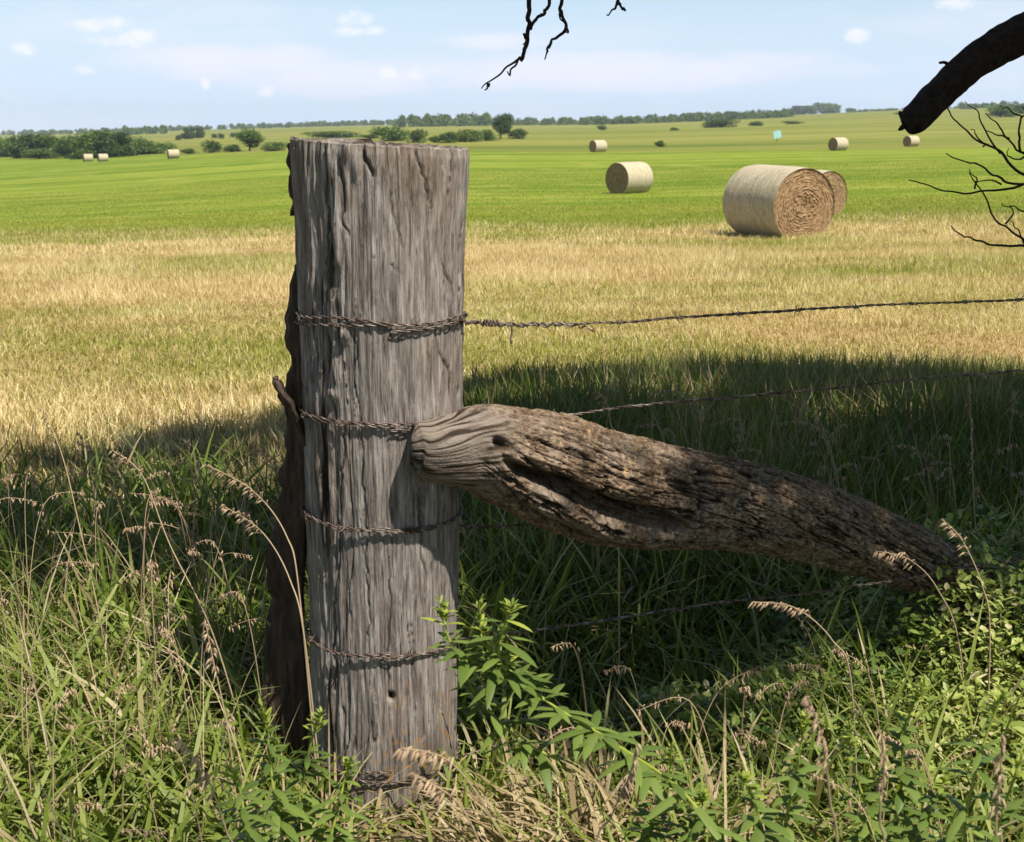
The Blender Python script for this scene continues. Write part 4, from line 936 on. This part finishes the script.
    gxp = p[:, 0]-SUN[0]/SUN[2]*(p[:, 2]+1.45); gyp = p[:, 1]-SUN[1]/SUN[2]*(p[:, 2]+1.45)          # where each leaf's shadow lands
    lit = (np.abs(gxp) < .62*gyp+1.0) & (gyp > -.6) & ~((gyp > np.interp(gxp, [-2.2, -.4, .8, 5], [3.7, 3.5, 2.9, 2.8])) & (gyp < 5.1))
    see = (p[:, 1] > 0) & (p[:, 2] < .35*p[:, 1]+.8); lump = fbm(p[:, 0]*.5, p[:, 1]*.5, p[:, 2]*.6, 2, 19) > -.12
    far_sun = (gyp > 4.6)
    p = p[~lit & ~see & lump & ~far_sun]; q = len(p)
    V, Q, T, r, d_ = leaves(p-O, .30*rs.uniform(.6, 1.3, q), .20*rs.uniform(.7, 1.3, q), rs.uniform(0, 6.28, q), rs.normal(-.3, .6, q), rs.uniform(0, 1, q), np.zeros(q)); A.add(V, Q, T, rnd=r, dry=d_)
    # dapple over the brace log and round the foot of the post
    for (px, row, y, rad, cnt_) in ((728, 500, 2.57, .030, 60), (772, 500, 2.65, .03, 60), (822, 525, 2.7, .04, 90), (880, 545, 2.78, .05, 110), (940, 575, 2.85, .05, 110), (650, 690, 2.5, .15, 300), (560, 625, 3.0, .13, 220), (520, 580, 3.25, .12, 180), (700, 600, 3.1, .12, 180), (820, 620, 3.0, .12, 160), (730, 640, 2.75, .12, 180), (150, 790, 1.7, .08, 70), (960, 520, 3.2, .25, 400), (560, 500, 3.3, .3, 500)):
        c = at(px, row, y); h = 4.5+rs.uniform(0, 1, cnt_); d2 = rs.normal(size=(cnt_, 3))*rad*.8; p = c+d2+SUN[None]*(h/SUN[2])[:, None]
        V, Q, T, r, d_ = leaves(p-O, .07*rs.uniform(.6, 1.3, cnt_), .04*rs.uniform(.7, 1.3, cnt_), rs.uniform(0, 6.28, cnt_), rs.normal(-.3, .6, cnt_), rs.uniform(0, 1, cnt_), np.zeros(cnt_)); A.add(V, Q, T, rnd=r, dry=d_)
    for (px, row, y, h) in ((940, 80, 4.3, 3.2), (1000, 45, 4.3, 3.0), (535, 30, 3.2, 3.4), (600, 20, 3.2, 3.4), (1000, 180, 3.0, 3.6), (970, 150, 3.0, 3.6), (1010, 235, 3.0, 3.7)):
        c = at(px, row, y); q = 420; p = c+rs.normal(size=(q, 3))*[.26, .26, .16]+SUN[None]*h/SUN[2]
        V, Q, T, r, d_ = leaves(p-O, .09*rs.uniform(.6, 1.3, q), .055*rs.uniform(.7, 1.3, q), rs.uniform(0, 6.28, q), rs.normal(-.3, .6, q), rs.uniform(0, 1, q), np.zeros(q)); A.add(V, Q, T, rnd=r, dry=d_)
    obj('crown', A.mesh('crown', M_cover, False), root)
shade_tree()

# ------------------------------------------------------------ haze
V = np.array([[x, y, z] for x in (-4200, 4200) for y in (-4200, 4200) for z in (-60, 40)], float)
hz = mesh('haze', V, [[0, 1, 3, 2], [4, 6, 7, 5], [0, 4, 5, 1], [2, 3, 7, 6], [0, 2, 6, 4], [1, 5, 7, 3]], None, False)
m = bpy.data.materials.new('air_haze'); m.use_nodes = True; nt = m.node_tree; nt.nodes.clear(); out = nt.nodes.new('ShaderNodeOutputMaterial')
pv = nt.nodes.new('ShaderNodeVolumePrincipled'); pv.inputs['Color'].default_value = (.80, .90, 1, 1); pv.inputs['Density'].default_value = .00016
nt.links.new(pv.outputs[0], out.inputs['Volume']); hz.materials.append(m)
HZ = obj('haze', hz); tag(HZ, kind='stuff'); HZ['label'] = 'thin summer haze over the far fields'; HZ['category'] = 'haze'

# ------------------------------------------------------------ light, sky, camera
sun = bpy.data.lights.new('sun', 'SUN'); sun.energy = 5.0; sun.angle = R(.53); sun.color = (1, .93, .82)
so = bpy.data.objects.new('sun', sun); col.objects.link(so)
from mathutils import Vector
so.rotation_euler = Vector(SUN).to_track_quat('Z', 'Y').to_euler(); so.location = (0, 0, 30)
w = bpy.data.worlds.new('World'); sc.world = w; w.use_nodes = True; nt = w.node_tree; nt.nodes.clear()
wo = nt.nodes.new('ShaderNodeOutputWorld'); bg = nt.nodes.new('ShaderNodeBackground'); bg.inputs[1].default_value = .081
sky = nt.nodes.new('ShaderNodeTexSky'); sky.sky_type = 'NISHITA'; sky.sun_disc = False; sky.sun_elevation = R(SUN_EL)
sky.sun_rotation = math.atan2(SUN[0], SUN[1]); sky.air_density = 1.0; sky.dust_density = .3; sky.ozone_density = 2.5
tc = nt.nodes.new('ShaderNodeTexCoord'); sx = nt.nodes.new('ShaderNodeSeparateXYZ'); nt.links.new(tc.outputs['Generated'], sx.inputs[0])
yy = math_(nt, 'MAXIMUM', sx.outputs[1], .05)
u = math_(nt, 'DIVIDE', sx.outputs[0], yy); v = math_(nt, 'DIVIDE', sx.outputs[2], yy)
cv = nt.nodes.new('ShaderNodeCombineXYZ'); nt.links.new(u, cv.inputs[0]); nt.links.new(v, cv.inputs[1])
def wn(scale, sy, detail, rough=.55, off=0):
    mp = nt.nodes.new('ShaderNodeMapping'); mp.inputs['Scale'].default_value = (1, sy, 1); mp.inputs['Location'].default_value = (off, off*.7, 0)
    nt.links.new(cv.outputs[0], mp.inputs[0]); return noiset(nt, mp.outputs[0], scale, detail, rough)
edge = wn(46, 1.5, 7, .7); veil = wn(5, 4.5, 6, .55, 3.1); soft = wn(14, 2.5, 5, .6, 7)
def spot(px, row, rx, ry):
    su = (px-CX)/F*1.0/(cP+(CY-row)/F*sP); sv = at(px, row, 1.0)[2]
    a = math_(nt, 'MULTIPLY', math_(nt, 'SUBTRACT', u, su), F/rx); b = math_(nt, 'MULTIPLY', math_(nt, 'SUBTRACT', v, sv), F/ry)
    r2 = math_(nt, 'ADD', math_(nt, 'MULTIPLY', a, a), math_(nt, 'MULTIPLY', b, b))
    return math_(nt, 'SUBTRACT', 1.0, r2)
def smooth(x, a, b):
    m_ = nt.nodes.new('ShaderNodeMapRange'); m_.interpolation_type = 'SMOOTHSTEP'; m_.inputs[1].default_value = a; m_.inputs[2].default_value = b; nt.links.new(x, m_.inputs[0]); return m_.outputs[0]
front = smooth(sx.outputs[1], .05, .2)
acc = None
for s_ in [(90, 25, 22, 8), (112, 24, 22, 9), (122, 40, 30, 7), (135, 37, 20, 8), (355, 18, 18, 8), (352, 31, 16, 6), (375, 31, 12, 5), (23, 48, 12, 6), (83, 69, 12, 6), (860, 36, 14, 8), (388, 72, 13, 7), (415, 75, 12, 7), (205, 82, 5, 7), (265, 92, 10, 6), (960, 4, 22, 7)]:
    q = spot(*s_); acc = q if acc is None else math_(nt, 'MAXIMUM', acc, q)
cum = smooth(math_(nt, 'ADD', acc, math_(nt, 'MULTIPLY', math_(nt, 'SUBTRACT', edge, .5), 6.0)), -.4, 1.6)
cum = math_(nt, 'MULTIPLY', cum, .75)
vl = math_(nt, 'MAXIMUM', spot(235, 62, 130, 22), spot(330, 78, 120, 22)); vl = math_(nt, 'MAXIMUM', vl, spot(600, 70, 260, 22)); vl = math_(nt, 'MAXIMUM', vl, spot(500, 42, 60, 10))
vl = math_(nt, 'MULTIPLY', smooth(math_(nt, 'ADD', vl, math_(nt, 'MULTIPLY', math_(nt, 'SUBTRACT', soft, .5), 2.4)), -.3, 1.1), .75)
vg = math_(nt, 'MULTIPLY', smooth(veil, .45, .72), .35)
cl = math_(nt, 'MULTIPLY', math_(nt, 'MAXIMUM', math_(nt, 'MAXIMUM', cum, vl), vg), front)
skyc = sky.outputs[0]
low = math_(nt, 'MULTIPLY', smooth(math_(nt, 'MULTIPLY', sx.outputs[2], -1.0), -.17, .0), .88)
hcol = mix(nt, low, skyc, (5.3, 6.6, 8.6))
vmask = math_(nt, 'MULTIPLY', math_(nt, 'MAXIMUM', vl, vg), front)
cc = mix(nt, vmask, hcol, (7.5, 7.4, 8.3))
cc = mix(nt, math_(nt, 'MULTIPLY', cum, front), cc, (8.2, 8.1, 8.7))
nt.links.new(cc, bg.inputs[0]); nt.links.new(bg.outputs[0], wo.inputs[0])

cam = bpy.data.cameras.new('camera'); co = bpy.data.objects.new('camera', cam); col.objects.link(co); sc.camera = co
co.location = (0, 0, 0); co.rotation_euler = (math.pi/2-PITCH, 0, 0); cam.sensor_fit = 'HORIZONTAL'; cam.sensor_width = 36; cam.lens = F/1024*36
cam.clip_start = .05; cam.clip_end = 30000
cam.dof.use_dof = True; cam.dof.focus_distance = 3.4; cam.dof.aperture_fstop = 13
sc.view_settings.view_transform = 'Standard'; sc.view_settings.look = 'None'; sc.view_settings.gamma = 1; sc.view_settings.exposure = 0.66
sc.render.resolution_x = 1024; sc.render.resolution_y = 842
sc.cycles.max_bounces = 6; sc.cycles.diffuse_bounces = 3; sc.cycles.transmission_bounces = 3; sc.cycles.volume_bounces = 0
